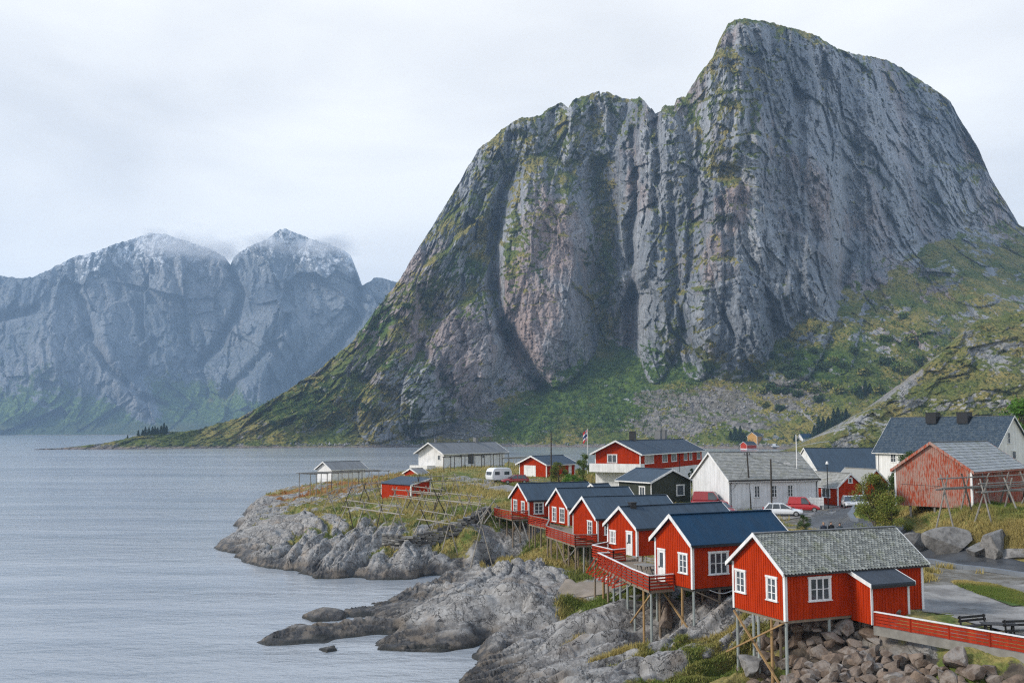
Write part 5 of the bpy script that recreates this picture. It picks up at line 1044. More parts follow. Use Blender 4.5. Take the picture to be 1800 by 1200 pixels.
# white board fence by the parked van
q = W_(1426, 894, 6.1); wf = thing('board_fence', 'short white board screen on posts between the red van and small red house', 'fence', (q[0], q[1], 6.1), R(-3))
for i in range(3): m = MB(); m.box(-1.7, 1.6, -.03, .0, .42+.35*i, .75+.35*i); m.build('board', WHITE, wf)
for x in (-1.6, 0, 1.5): m = MB(); m.box(x-.05, x+.05, .001, .1, -.1, 1.5); m.build('post', WHITE, wf)
# ================================================================== VEHICLES
def paint(name, c): m = M(name, .28, .5); m.col(c); m.b.inputs['Coat Weight'].default_value = .5; m.rough(m.ramp(m.noise(m.coord('Object'), 2, 3), .3, .7, .25, .4)); return m.m
PW = paint('white_car_paint', (.72, .74, .76)); PR = paint('red_car_paint', (.42, .012, .015)); PD = paint('dark_red_car_paint', (.27, .012, .018)); PS = paint('silver_car_paint', (.50, .51, .52))
LAMPG = plain('lamp_glass', (.6, .62, .64), .1); LAMPR = plain('tail_lamp', (.4, .01, .01), .25)
def loft(m, secs, n=16, pw=2.6):
    rings = []
    for X, zb, zt, hwid, tw in secs:                 # x, bottom, top, half width, taper of the top
        r = []
        for i in range(n):
            t = 2*math.pi*i/n; c, s_ = math.cos(t), math.sin(t); e = 2/pw
            yy = math.copysign(abs(c)**e, c); zz = math.copysign(abs(s_)**e, s_); zc = (zb+zt)/2; hz_ = (zt-zb)/2
            f = 1-(1-tw)*max(0, zz)
            r.append((X, yy*hwid*f, zc+zz*hz_))
        rings.append(r)
    vs = [v for r in rings for v in r]; fs = []
    for k in range(len(rings)-1):
        for i in range(n): a = k*n+i; b = k*n+(i+1) % n; fs.append((a, b, b+n, a+n))
    fs += [tuple(range(n-1, -1, -1)), tuple(range((len(rings)-1)*n, len(rings)*n))]; m.add(vs, fs)
def car(label, x, y, z, rz, mat, kind='estate', L=4.6, H=1.48, Wd=1.78, name='parked_car', cat='car'):
    root = thing(name, label, cat, (x, y, z), rz, 'cars parked in the village'); h = Wd/2; m = MB()
    belt = .92 if kind != 'van' else 1.05
    loft(m, [(-L/2, .42, .80, h*.80, .95), (-L/2+.12, .28, .88, h*.94, .93), (-L/2+.6, .2, belt, h, .95), (-L*.1, .2, belt+.01, h, .95), (L*.16, .2, belt-.01, h, .95), (L*.30, .2, belt-.08, h*.985, .93), (L/2-.35, .24, .78, h*.94, .9), (L/2-.08, .3, .66, h*.84, .9), (L/2, .38, .58, h*.70, .9)], 20, 4.5); m.build('body', mat, root, smooth=False)
    rear = -L/2+(.18 if kind != 'hatch' else .35); rt = rear+(.5 if kind == 'estate' else .22 if kind == 'van' else .7); ft = L*(.02 if kind != 'van' else .08); fb = L*.235
    def gh(m, e, zt):                                # greenhouse prism
        b0 = belt-.04; p = [(rear-e, b0), (fb+e, b0), (ft+e*.6, zt), (rt-e*.6, zt)]
        tw = .78; V = []
        for sgn in (-1, 1):
            for (X, Z) in p: V.append((X, sgn*(h*.93+e)*(tw if Z > b0+.1 else 1), Z))
        m.add(V, [(3, 2, 1, 0), (4, 5, 6, 7), (0, 1, 5, 4), (1, 2, 6, 5), (2, 3, 7, 6), (3, 0, 4, 7)])
    g = MB(); gh(g, 0, H-.05); g.build('window_glass', GLASS, root)
    r = MB(); t_ = h*.93*.78+.02; r.hexa([(rt-.06, -t_, H-.07), (ft+.06, -t_, H-.07), (ft+.06, t_, H-.07), (rt-.06, t_, H-.07), (rt+.06, -t_*.92, H), (ft-.12, -t_*.92, H), (ft-.12, t_*.92, H), (rt+.06, t_*.92, H)])
    for sgn in (-1, 1):
        def pt(X, f): return (X, sgn*(h*.93*(1-.22*f)+.012), belt-.04+(H-.05-belt+.04)*f)
        for (xa, xb, wd) in ((rear+.05, rt+.02, .12), (fb-.03, ft-.02, .07), (-L*.06, -L*.07, .07), (rear+(fb-rear)*.30, rear+(fb-rear)*.32, .06)):
            r.bar(pt(xa, 0), pt(xb, 1), .035, wd, up=(1, 0, .2))
        if kind == 'van': X0 = rear+.1; r.hexa([(X0, sgn*(h*.93-.01), belt-.05), (-L*.06, sgn*(h*.93-.01), belt-.05), (-L*.06, sgn*(h*.93+.02), belt-.05), (X0, sgn*(h*.93+.02), belt-.05), (rt, sgn*(h*.93*.78-.01), H-.06), (-L*.06, sgn*(h*.93*.78-.01), H-.06), (-L*.06, sgn*(h*.93*.78+.02), H-.06), (rt, sgn*(h*.93*.78+.02), H-.06)])
    r.build('roof', mat, root)
    for sx in (-L*.31, L*.325):
        for sgn in (-1, 1):
            w = MB(); w.tube((sx, sgn*(h-.19), .31), (sx, sgn*(h+.012), .31), .31, n=18); wh = w.build('wheel', RUBBER, root)
            w = MB(); w.tube((sx, sgn*(h+.005), .31), (sx, sgn*(h+.022), .31), .19, n=12)
            for k in range(5): a = k*1.2566; w.bar((sx, sgn*(h+.02), .31), (sx+.18*math.cos(a), sgn*(h+.02), .31+.18*math.sin(a)), .05, .03)
            w.build('rim', STEEL, wh)
    for sgn in (-1, 1):
        w = MB(); w.box(L/2-.24, L/2-.05, sgn*h*.52-.14, sgn*h*.52+.14, .60, .74); w.build('headlight', LAMPG, root)
        w = MB(); w.box(-L/2-.0, -L/2+.14, sgn*h*.72-.10, sgn*h*.72+.10, .66, .92); w.build('tail_light', LAMPR, root)
        w = MB(); w.box(L*.17, L*.2, sgn*(h+.02)-.09, sgn*(h+.02)+.09, belt, belt+.14); w.build('mirror', mat, root)
    w = MB(); w.box(L/2-.06, L/2+.03, -h*.72, h*.72, .30, .44); w.build('bumper', BLACK, root)
    w = MB(); w.box(-L/2-.03, -L/2+.06, -h*.72, h*.72, .30, .44); w.build('bumper', BLACK, root); return root
def at_px(a, b, z): x, y = atz(a, b, z); return x, y, ground_z(x, y)+.05
x, y, z = at_px(1376, 907, 6.15); car('white estate car parked nose right beside the bare flagpole', x, y, z, R(-14), PW, 'estate', 4.5, 1.46)
x, y, z = at_px(1412, 898, 6.15); car('bright red small van behind the white estate car', x, y, z, R(-16), PR, 'van', 4.0, 1.8, 1.7)
x, y, z = at_px(1268, 905, 6.1); car('dark red hatchback mostly hidden by the blue cabin roof at the white gable', x, y, z, R(-62), PD, 'hatch', 4.2, 1.5)
x, y, z = at_px(1262, 897, 6.1); car('red van seen over the blue cabin roof against the white gable', x-.6, y+1, z, R(-20), PD, 'van', 4.9, 2.0, 1.85)
x, y, z = at_px(905, 849, 7.2); car('dark red estate car parked beside the caravan and garage', x, y, z, R(195), PD, 'estate', 4.6, 1.5)
x, y, z = at_px(1494, 894, 6.05); car('silver hatchback facing the lane beside the narrow red outbuilding', x, y, z, R(-100), PS, 'hatch', 4.2, 1.5)
x, y, z = at_px(1509, 894, 6.1); car('white hatchback beside the silver one, half hidden by the tree', x+.4, y, z, R(-104), PW, 'hatch', 4.2, 1.55)
vx = car('tiny white van on the shore beside the far ochre house', *surf(1364, 785.5), R(10), PW, 'van', 5.2, 2.2, 2.0); vx.scale = (1.5, 1.5, 1.5)
def caravan(x, y, z, rz):
    root = thing('caravan', 'small white caravan on the gravel left of the dark red car', 'caravan', (x, y, z), rz); m = MB()
    V = [(-2.1, .55), (-2.2, 1.1), (-2.05, 1.9), (-1.75, 2.35), (-1.2, 2.5), (1.2, 2.5), (1.75, 2.35), (2.05, 1.9), (2.2, 1.1), (2.1, .55), (1.7, .42), (-1.7, .42)]; n = len(V)
    m.add([(a, -1, b) for a, b in V]+[(a, 1, b) for a, b in V], [tuple(range(n)), tuple(range(2*n-1, n-1, -1))]+[(i, (i+1) % n, n+(i+1) % n, n+i) for i in range(n)]); b = m.build('body', PW, root)
    bv = b.modifiers.new('round', 'BEVEL'); bv.width = .12; bv.segments = 3; bv.limit_method = 'ANGLE'; bv.angle_limit = R(50)
    for s in (-1, 1):
        for a, c in ((-1.5, -.4), (.6, 1.6)): m = MB(); m.box(a, c, s*1.0-.01, s*1.0+.01 if s > 0 else s*1.0+.01, 1.3, 1.85); m.build('window', GLASS, root)
        m = MB(); m.tube((0, s*.75, .33), (0, s*1.01, .33), .33, n=16); m.build('wheel', RUBBER, root)
    for X, s in ((-2.14, -1), (2.14, 1)): m = MB(); m.box(X-.03, X+.03, -.7, .7, 1.25, 1.85); m.build('window', GLASS, root)
    m = MB(); m.box(.0, .5, -1.02, -.99, .6, 2.1); m.build('door', PW, root); m = MB(); m.bar((2.1, -.4, .45), (3.2, 0, .45), .07); m.bar((2.1, .4, .45), (3.2, 0, .45), .07); m.tube((3.1, 0, 0), (3.1, 0, .5), .05); m.build('tow_bar', STEEL, root)
x, y, z = at_px(877, 848, 7.2); caravan(x, y+.5, z, R(-142))
# ================================================================== PEOPLE
def person(label, x, y, z, rz, coat, hair, seed):
    root = thing('person', label, 'person', (x, y, z), rz, None); rnd = random.Random(seed)
    J = {'pel': (0, 0, .95, .15, .11), 'waist': (0, 0, 1.12, .14, .10), 'chest': (0, 0, 1.32, .17, .115), 'neck': (0, .0, 1.50, .068, .068), 'jaw': (0, .012, 1.58, .085, .10), 'head': (0, .005, 1.67, .10, .122), 'crown': (0, 0, 1.74, .075, .09)}
    E_ = [('pel', 'waist'), ('waist', 'chest'), ('chest', 'neck'), ('neck', 'jaw'), ('jaw', 'head'), ('head', 'crown')]
    for s, k in ((-1, 'l'), (1, 'r')):
        st = .16*s
        J.update({k+'sh': (s*.19, 0, 1.42, .062, .06), k+'el': (s*.25, -.03*s, 1.13, .045, .045), k+'wr': (s*.24, .08+.05*s, .88, .03, .03), k+'hip': (s*.09, 0, .90, .088, .09), k+'kn': (s*.10, st*.5+.03, .50, .06, .062), k+'an': (s*.10, st, .09, .04, .045), k+'toe': (s*.11, st+.17, .04, .04, .03)})
        E_ += [('chest', k+'sh'), (k+'sh', k+'el'), (k+'el', k+'wr'), ('pel', k+'hip'), (k+'hip', k+'kn'), (k+'kn', k+'an'), (k+'an', k+'toe')]
        prev = k+'wr'; J[k+'palm'] = (s*.238, .10+.05*s, .82, .034, .02); E_.append((prev, k+'palm'))
        for f, (ox, ln) in enumerate(((-.028, .075), (-.01, .085), (.01, .08), (.027, .062))):
            a, b = k+'f%d' % f, k+'g%d' % f; J[a] = (s*.236, .10+.05*s+ox, .82-ln*.7, .009, .009); J[b] = (s*.225, .105+.05*s+ox, .82-ln*1.25, .008, .008); E_ += [(k+'palm', a), (a, b)]
        J[k+'th'] = (s*.225, .145+.05*s, .80, .010, .010); E_.append((k+'palm', k+'th'))
    ks = list(J); me = bpy.data.meshes.new('body'); me.from_pydata([J[k][:3] for k in ks], [(ks.index(a), ks.index(b)) for a, b in E_], [])
    skin = plain('skin', (.45, .28, .21), .6); o = link('body', me, [skin], root); sk = o.modifiers.new('skin', 'SKIN'); o.modifiers.new('smooth', 'SUBSURF').levels = 1
    o.modifiers['smooth'].render_levels = 2
    for v, k in zip(me.skin_vertices[0].data if me.skin_vertices else [], ks): v.radius = J[k][3:5]
    if not me.skin_vertices:
        pass
    def cloth(name, secs, mat):
        m = MB(); n = 14
        for a, b in zip(secs[:-1], secs[1:]): pass
        vs = []; fs = []
        for cx, cy, cz, rx_, ry_ in secs:
            for i in range(n): t = 2*math.pi*i/n; vs.append((cx+rx_*math.cos(t), cy+ry_*math.sin(t), cz))
        for k in range(len(secs)-1):
            for i in range(n): a = k*n+i; b = k*n+(i+1) % n; fs.append((a, b, b+n, a+n))
        m.add(vs, fs); return m.build(name, mat, root, smooth=True)
    cloth('jacket', [(0, 0, .84, .20, .145), (0, 0, 1.0, .20, .145), (0, 0, 1.2, .205, .15), (0, 0, 1.38, .225, .15), (0, 0, 1.46, .17, .12), (0, 0, 1.52, .08, .08)], coat)
    for s in (-1, 1):
        m = MB(); m.tube((s*.19, 0, 1.44), (s*.25, -.03*s, 1.13), .088, .07, 12); m.tube((s*.25, -.03*s, 1.15), (s*.24, .08+.05*s, .90), .07, .052, 12); m.build('sleeve', coat, root, smooth=True)
        m = MB(); st = .16*s; m.tube((s*.095, 0, .93), (s*.10, st*.5+.03, .50), .115, .085, 12); m.tube((s*.10, st*.5+.03, .52), (s*.10, st, .1), .085, .068, 12); m.build('trouser_leg', WOODD, root, smooth=True)
    m = MB()
    n = 14; rings = []
    for k in range(7):
        ph = math.pi*.5*k/6; rings.append((1.675+.115*math.sin(ph), math.cos(ph)))
    vs = []; fs = []
    for cz, cc in rings:
        for i in range(n): t = 2*math.pi*i/n; vs.append(((.104*cc*math.cos(t)), -.014+.122*cc*math.sin(t)*(1 if math.sin(t) < 0 else .93), cz-.05*(math.sin(t) < -.1)*(cc > .9)))
    for k in range(6):
        for i in range(n): a = k*n+i; b = k*n+(i+1) % n; fs.append((a, b, b+n, a+n))
    m.add(vs, fs); m.build('hair', hair, root, smooth=True)
    m = MB(); m.hexa([(-.012, .10, 1.625), (.012, .10, 1.625), (.012, .135, 1.63), (-.012, .135, 1.63), (-.008, .09, 1.68), (.008, .09, 1.68), (.008, .1, 1.68), (-.008, .1, 1.68)]); m.build('nose', skin, root)
    for s in (-1, 1): m = MB(); m.box(s*.032-.011, s*.032+.011, .09, .104, 1.672, 1.684); m.build('eye', BLACK, root)
    return root
NAVY = plain('navy_cloth', (.02, .028, .05), .85); BLK = plain('black_cloth', (.015, .016, .018), .85); HAIRB = plain('fair_hair', (.32, .2, .1), .7); HAIRD = plain('dark_hair', (.02, .015, .012), .6); TEAL = plain('slate_cloth', (.03, .05, .065), .85)
for (a, lab, coat, hair, hx) in ((1443, 'fair haired person in a dark jacket, leftmost of the three walking on the road', NAVY, HAIRB, 0), (1458, 'person in a black jacket, middle of the three walking on the road', BLK, HAIRD, .3), (1470, 'person in a dark slate jacket, rightmost of the three walking on the road', TEAL, HAIRD, -.2)):
    x = (a-900)/1757*91.5; y = 91.5+hx; person(lab, x, y, ground_z(x, y)+.06, math.pi+hx, coat, hair, a)
# ================================================================== VEGETATION
def leaf_mat(name, a, b, c):
    m = M(name, .75, .2); t = m.attr('tone'); k = m.mix(m.ramp(t, 0, .6), a, b); k = m.mix(m.ramp(t, .55, 1), k, c); k = m.mix(m.ramp(m.noise(m.geo(), .9, 4), .4, .65, 0, .5), k, b); m.col(k)
    m.b.inputs['Subsurface Weight'].default_value = 0; return m.m
LEAF = leaf_mat('leaf_green', (.035, .07, .015), (.075, .12, .022), (.14, .17, .04)); LEAFO = leaf_mat('leaf_olive', (.05, .08, .016), (.14, .17, .03), (.28, .22, .06)); LEAFB = leaf_mat('leaf_bright', (.04, .10, .015), (.08, .18, .02), (.14, .25, .04)); LEAFD = leaf_mat('leaf_dark', (.022, .045, .014), (.045, .08, .02), (.08, .11, .03)); NEEDLE = leaf_mat('spruce_needles', (.012, .028, .014), (.024, .05, .022), (.045, .075, .03)); BARK = plain('bark', (.11, .09, .07), .9, .2, 0, .5, 5)
RNG = np.random.RandomState(11)
def leaves(P, size, up=.3, rs=RNG):
    n = len(P); a = rs.normal(size=(n, 3)); a /= np.linalg.norm(a, axis=1)[:, None]; b = rs.normal(size=(n, 3)); b[:, 2] += up; b -= a*(a*b).sum(1)[:, None]; b /= np.linalg.norm(b, axis=1)[:, None]
    s = size*(.6+.8*rs.rand(n))[:, None]; V = np.stack([P-a*s*.5, P-b*s*.22+a*0, P+a*s*.5, P+b*s*.30], 1).reshape(-1, 3); Q = np.arange(n*4).reshape(-1, 4); return V, Q
def blob_points(centres, radii, n, rs=RNG, shell=.5):
    k = rs.randint(0, len(centres), n) if True else None; d = rs.normal(size=(n, 3)); d /= np.linalg.norm(d, axis=1)[:, None]; r = (shell+(1-shell)*rs.rand(n))[:, None]
    return centres[k]+d*radii[k]*r, k
def tree(label, x, y, h, w, mat, n=5200, leaf=.16, kind='round', name='tree', cat='tree', seed=1, trunk=True, group=None, lo=.12):
    rs = np.random.RandomState(seed); z = ground_z(x, y)-.1; root = thing(name, label, cat, (x, y, z), 0, group); nb = 26
    C = []; Rr = []
    for i in range(nb):
        t = rs.rand()**.8; zz = h*(lo+(.96-lo)*t); wr = w*.5*np.sin(np.pi*(.18+.76*t))**.8 if kind == 'round' else w*.5*(1-.75*t); a = rs.rand()*6.283; rr = wr*(.35+.6*rs.rand()); C.append((rr*np.cos(a), rr*np.sin(a), zz)); s = w*(.11+.13*rs.rand()); Rr.append((s, s, s*.75))
    C = np.array(C); Rr = np.array(Rr); P, k = blob_points(C, Rr, n, rs, .35); V, Q = leaves(P, leaf, .3, rs); tone = np.repeat(np.clip(rs.rand(n)*.5+rs.rand(nb)[k]*.5, 0, 1), 4)
    link('crown', np_mesh('crown', V, Q, attrs=dict(tone=tone)), mat, root)
    m = MB(); th = h*.8; p = Vector((0, 0, -.3)); r = .035*h
    for i in range(5): q = Vector((rs.uniform(-.06, .06)*h*.5, rs.uniform(-.06, .06)*h*.5, th*(i+1)/5)); m.tube(p, q, r*(1-i*.17), r*(1-(i+1)*.17), 7); p = q
    for i in range(0, nb, 2): c = Vector(C[i]); b = Vector((0, 0, max(.15*h, c.z*.55))); m.tube(b, c, r*.35, r*.1, 5)
    m.build('trunk', BARK, root); return root
def tpx(label, a, b, zg, h, w, mat, **k): x, y = atz(a, b, zg); return tree(label, x, y, h, w, mat, **k)
tpx('round yellow-green bush beside the red garage', 982, 849, 7.2, 3.6, 3.6, LEAFO, seed=2, lo=.02, name='bush', cat='bush')
tpx('tall dark green bush between the garage and the two storey house', 1027, 851, 7.0, 5.2, 3.4, LEAF, seed=3, lo=.02, name='bush', cat='bush')
tpx('low bright green hedge bush just right of the garage bush', 1006, 853, 7.0, 1.7, 3.6, LEAFB, seed=4, lo=.0, n=3000, name='bush', cat='bush')
tpx('olive birch leaning left in front of the weathered barn', 1537, 932, 7.0, 6.1, 4.4, LEAFO, seed=5, lo=.0, n=15000, leaf=.13)
tpx('rust tinged pine-like tree touching the left corner of the barn', 1567, 932, 7.2, 4.6, 3.8, LEAFO, seed=6, lo=.0, n=12000, leaf=.12)
tpx('dark green rowan behind the barn roof, in front of the tiled roof', 1606, 872, 8.6, 6.0, 4.6, LEAFD, seed=7, lo=.25, n=7000, leaf=.15)
tpx('dark green bush behind the olive birch, left of the barn', 1568, 878, 8.0, 3.4, 3.2, LEAFD, seed=8, lo=.0, name='bush', cat='bush')
tpx('bright green tree behind the large white house at the right edge', 1797, 838, 8.2, 13.5, 9, LEAFB, seed=9, n=9000, leaf=.35, lo=.2)
tpx('small grey-green willow bush behind the slate roof, left of the walkers', 1415, 949, 5.8, 2.3, 1.6, LEAFD, seed=10, lo=.0, n=3500, leaf=.09, name='bush', cat='bush')
tpx('slim dark conifer bush at the right end of the two storey house', 1216, 850, 6.8, 2.6, 1.3, LEAFD, seed=12, lo=.0, n=2500, name='bush', cat='bush')
# spruces on the far shore, each a copy of one of three
def spruce_proto(seed, h=9.5, w=6.2):
    rs = np.random.RandomState(seed); n = 2600; t = rs.rand(n)**.75; lay = np.floor(t*13)/13+.02*rs.rand(n); rad = w*.5*(1-lay)**.85*(.35+.65*rs.rand(n))*(.75+.5*np.sin(rs.rand(n)*6)); a = rs.rand(n)*6.283
    P = np.stack([rad*np.cos(a), rad*np.sin(a), h*(.06+.92*lay)-rad*.35], -1); V, Q = leaves(P, .75, .1, rs)
    me = np_mesh('crown', V, Q, attrs=dict(tone=np.repeat(rs.rand(n), 4))); me.materials.append(NEEDLE); m = MB(); m.tube((0, 0, -.5), (0, 0, h*.9), .22, .03, 6); tk = m.build('trunk', BARK, None); mt = tk.data; bpy.data.objects.remove(tk); return me, mt
SP = [spruce_proto(s) for s in (1, 2, 3)]
def spruce(i, x, y, z, s, label, group):
    root = thing('spruce', label, 'tree', (x, y, z), i*1.7, group); me, mt = SP[i % 3]
    for nm, d in (('crown', me), ('trunk', mt)): o = bpy.data.objects.new(nm, d); scene.collection.objects.link(o); o.parent = root; 
    root.scale = (s, s, s*(1+.15*((i*7) % 5-2)/2)); return root
k = 0
for a, b, s in [(1285, 772, 1.3), (1293, 773, 1.7), (1301, 774, 1.6), (1308, 774, 1.2), (1322, 770, 1.1), (1397, 774, 1.0), (1432, 768, 1.5), (1440, 764, 1.9), (1448, 766, 1.5), (1447, 756, 1.5), (1456, 752, 1.7), (1463, 758, 1.5), (1466, 745, 1.6), (1474, 742, 1.9), (1481, 748, 1.6), (1488, 736, 1.5), (1512, 700, 1.5), (1522, 694, 1.6), (1530, 690, 1.3)]:
    x, y, z = surf(a, b); spruce(k, x, y, z-.5, s*.85, 'dark spruce in the plantation below the mountain, behind the ochre house and knoll', 'dark spruces at the foot of the mountain'); k += 1
for i, (a, s) in enumerate([(243, .8), (250, 1.0), (256, 1.1), (261, 1.0), (267, 1.15), (272, 1.0), (277, 1.1), (283, 1.15), (288, 1.3), (293, 1.2), (225, .5)]):
    x, y, z = surf(a, 764-(a-225)*.05); spruce(k, x, y, z-.5, s*.75, 'dark spruce in the low clump on the distant headland spit', 'spruces on the headland spit'); k += 1
# separate dark shrubs on the mountain slope
rs = np.random.RandomState(4); n = 420; cen = rs.normal(size=(9, 3)); cen /= np.linalg.norm(cen, axis=1)[:, None]; P, kk_ = blob_points(cen*np.array([.5, .5, .3])+np.array([0, 0, .45]), np.full((9, 3), .42), n, rs, .5); V, Q = leaves(P, .30, .3, rs)
SHR = []
for mt_ in (LEAFD, LEAF, LEAFO): me = np_mesh('shrub', V, Q, attrs=dict(tone=np.repeat(rs.rand(n), 4))); me.materials.append(mt_); SHR.append(me)
rnd = random.Random(8)
for a, b, s in [(1358, 628, 6), (1388, 628, 6), (1378, 655, 6), (1398, 650, 7), (1392, 662, 7), (1452, 648, 7), (1466, 636, 6), (1478, 645, 6), (1430, 690, 6), (1453, 650, 6), (1405, 680, 6), (1415, 683, 7), (1340, 690, 6), (1352, 684, 7), (1365, 690, 6), (1345, 715, 5), (1322, 660, 5), (1330, 640, 5), (1370, 720, 5), (1380, 690, 6), (1400, 695, 6),
                (1440, 705, 6), (1450, 680, 7), (1475, 690, 7), (1500, 690, 7), (1520, 660, 8), (1558, 640, 8), (1575, 650, 7), (1590, 655, 8), (1615, 640, 8), (1555, 600, 7), (1500, 620, 7), (1430, 620, 6), (1312, 635, 5), (1385, 610, 5), (1600, 600, 8), (1585, 560, 7), (1545, 690, 7), (1660, 620, 7), (1350, 665, 5), (640, 715, 5), (720, 700, 5), (715, 738, 6), (560, 700, 4), (540, 735, 4), (610, 690, 4), (480, 745, 4), (655, 575, 5), (715, 540, 5)]:
    x, y, z = surf(a, b); o = bpy.data.objects.new('shrub', SHR[rnd.choice((0, 0, 1, 2))]); scene.collection.objects.link(o); o.location = (x, y-1, z); s *= 1.25; o.scale = (s, s, s*.8); o.rotation_euler = (0, 0, rnd.random()*6); prop(o, 'rounded dark shrub growing on the open lower slope of the big mountain', 'shrub', 'shrubs dotted over the mountain slope')
# thicket of birch scrub at the foot of the cliffs and boulders of the scree: each one mass
def thicket():
    X, Y, Z = MM; nr, nc = X.shape; rs = np.random.RandomState(21); N = 230000; j = rs.randint(2, nr-2, N); i = rs.randint(0, nc, N); PXs = MPX[i]; yy = Y[j, i]; el = (Z[j, i]-HC)/yy; PYs = 600-F*((el*CT-ST)/(CT+el*ST))
    q = 18*fbm(PXs/40, PYs/30, 3, 901); w = np.zeros(N)
    for cx, cy, rx_, ry_, a in ((1050, 695, 170, 85, 1), (950, 745, 100, 42, 1), (1200, 665, 110, 22, .9), (1120, 630, 60, 35, .9), (1440, 650, 110, 55, .75), (1380, 570, 60, 20, .6), (650, 560, 40, 60, .3), (820, 480, 45, 35, .35), (1060, 480, 22, 160, .4), (560, 700, 130, 45, .4), (1600, 600, 110, 80, .65), (1240, 220, 18, 60, .2), (1600, 480, 120, 40, .25), (700, 650, 50, 20, .3), (1290, 770, 60, 10, .8), (1420, 770, 60, 14, .6), (1560, 680, 60, 40, .5)):
        w = np.maximum(w, a*(1-sstep(.6, 1.15, np.hypot((PXs-cx+q)/rx_, (PYs-cy+q*.6)/ry_))))
    m = rs.rand(N) < .38*w*(.15+.85*sstep(-.15, .15, fbm(PXs/11, PYs/8, 2, 903))); P0 = np.stack([X[j, i], yy-.8, Z[j, i]+.6], -1)[m]; n0 = len(P0); k = 16; sz = (1.3+2.0*rs.rand(n0)**2)
    d = rs.normal(size=(n0, k, 3))*np.array([.45, .45, .38])*sz[:, None, None]; P = (P0[:, None, :]+d+np.array([0, 0, 1])*sz[:, None, None]*.3).reshape(-1, 3); V, Q = leaves(P, 1.15, .4, rs)
    tone = np.repeat(np.clip(np.repeat(rs.rand(n0), k)*.7+rs.rand(n0*k)*.3, 0, 1), 4); o = link('undergrowth', np_mesh('undergrowth', V, Q, attrs=dict(tone=tone)), leaf_mat('scrub', (.018, .045, .008), (.07, .13, .022), (.24, .25, .05))); prop(o, kind='stuff')
    w = np.zeros(N)
    for cx, cy, rx_, ry_, a in ((800, 755, 80, 24, 1), (850, 722, 40, 20, .8), (1180, 745, 100, 35, .8), (1260, 710, 95, 48, .8), (1390, 700, 75, 38, .7), (1000, 781, 500, 4, 1)): w = np.maximum(w, a*(1-sstep(.7, 1.1, np.hypot((PXs-cx)/rx_, (PYs-cy)/ry_))))
    m = rs.rand(N) < w*.3; P0 = np.stack([X[j, i], yy-.5, Z[j, i]+.1], -1)[m]; n0 = len(P0); s = (.5+1.3*rs.rand(n0)**3); base = np.array([[1, 0, 0], [-.5, .87, 0], [-.5, -.87, 0], [0, 0, 1.2], [.2, .1, -.6]])
    V = P0[:, None, :]+(base[None]*rs.uniform(.6, 1.4, (n0, 5, 3)))*s[:, None, None]; T = np.array([[0, 1, 3], [1, 2, 3], [2, 0, 3]]); T = (T[None]+(np.arange(n0)*5)[:, None, None]).reshape(-1, 3)
    mt = M('scree_stone', .9, .2); mt.col(mt.mix(mt.attr('tone'), (.13, .125, .12), (.36, .34, .32))); o = link('scree', np_mesh('scree', V.reshape(-1, 3), None, T, attrs=dict(tone=np.repeat(rs.rand(n0), 5))), mt.m); prop(o, kind='stuff')
thicket()
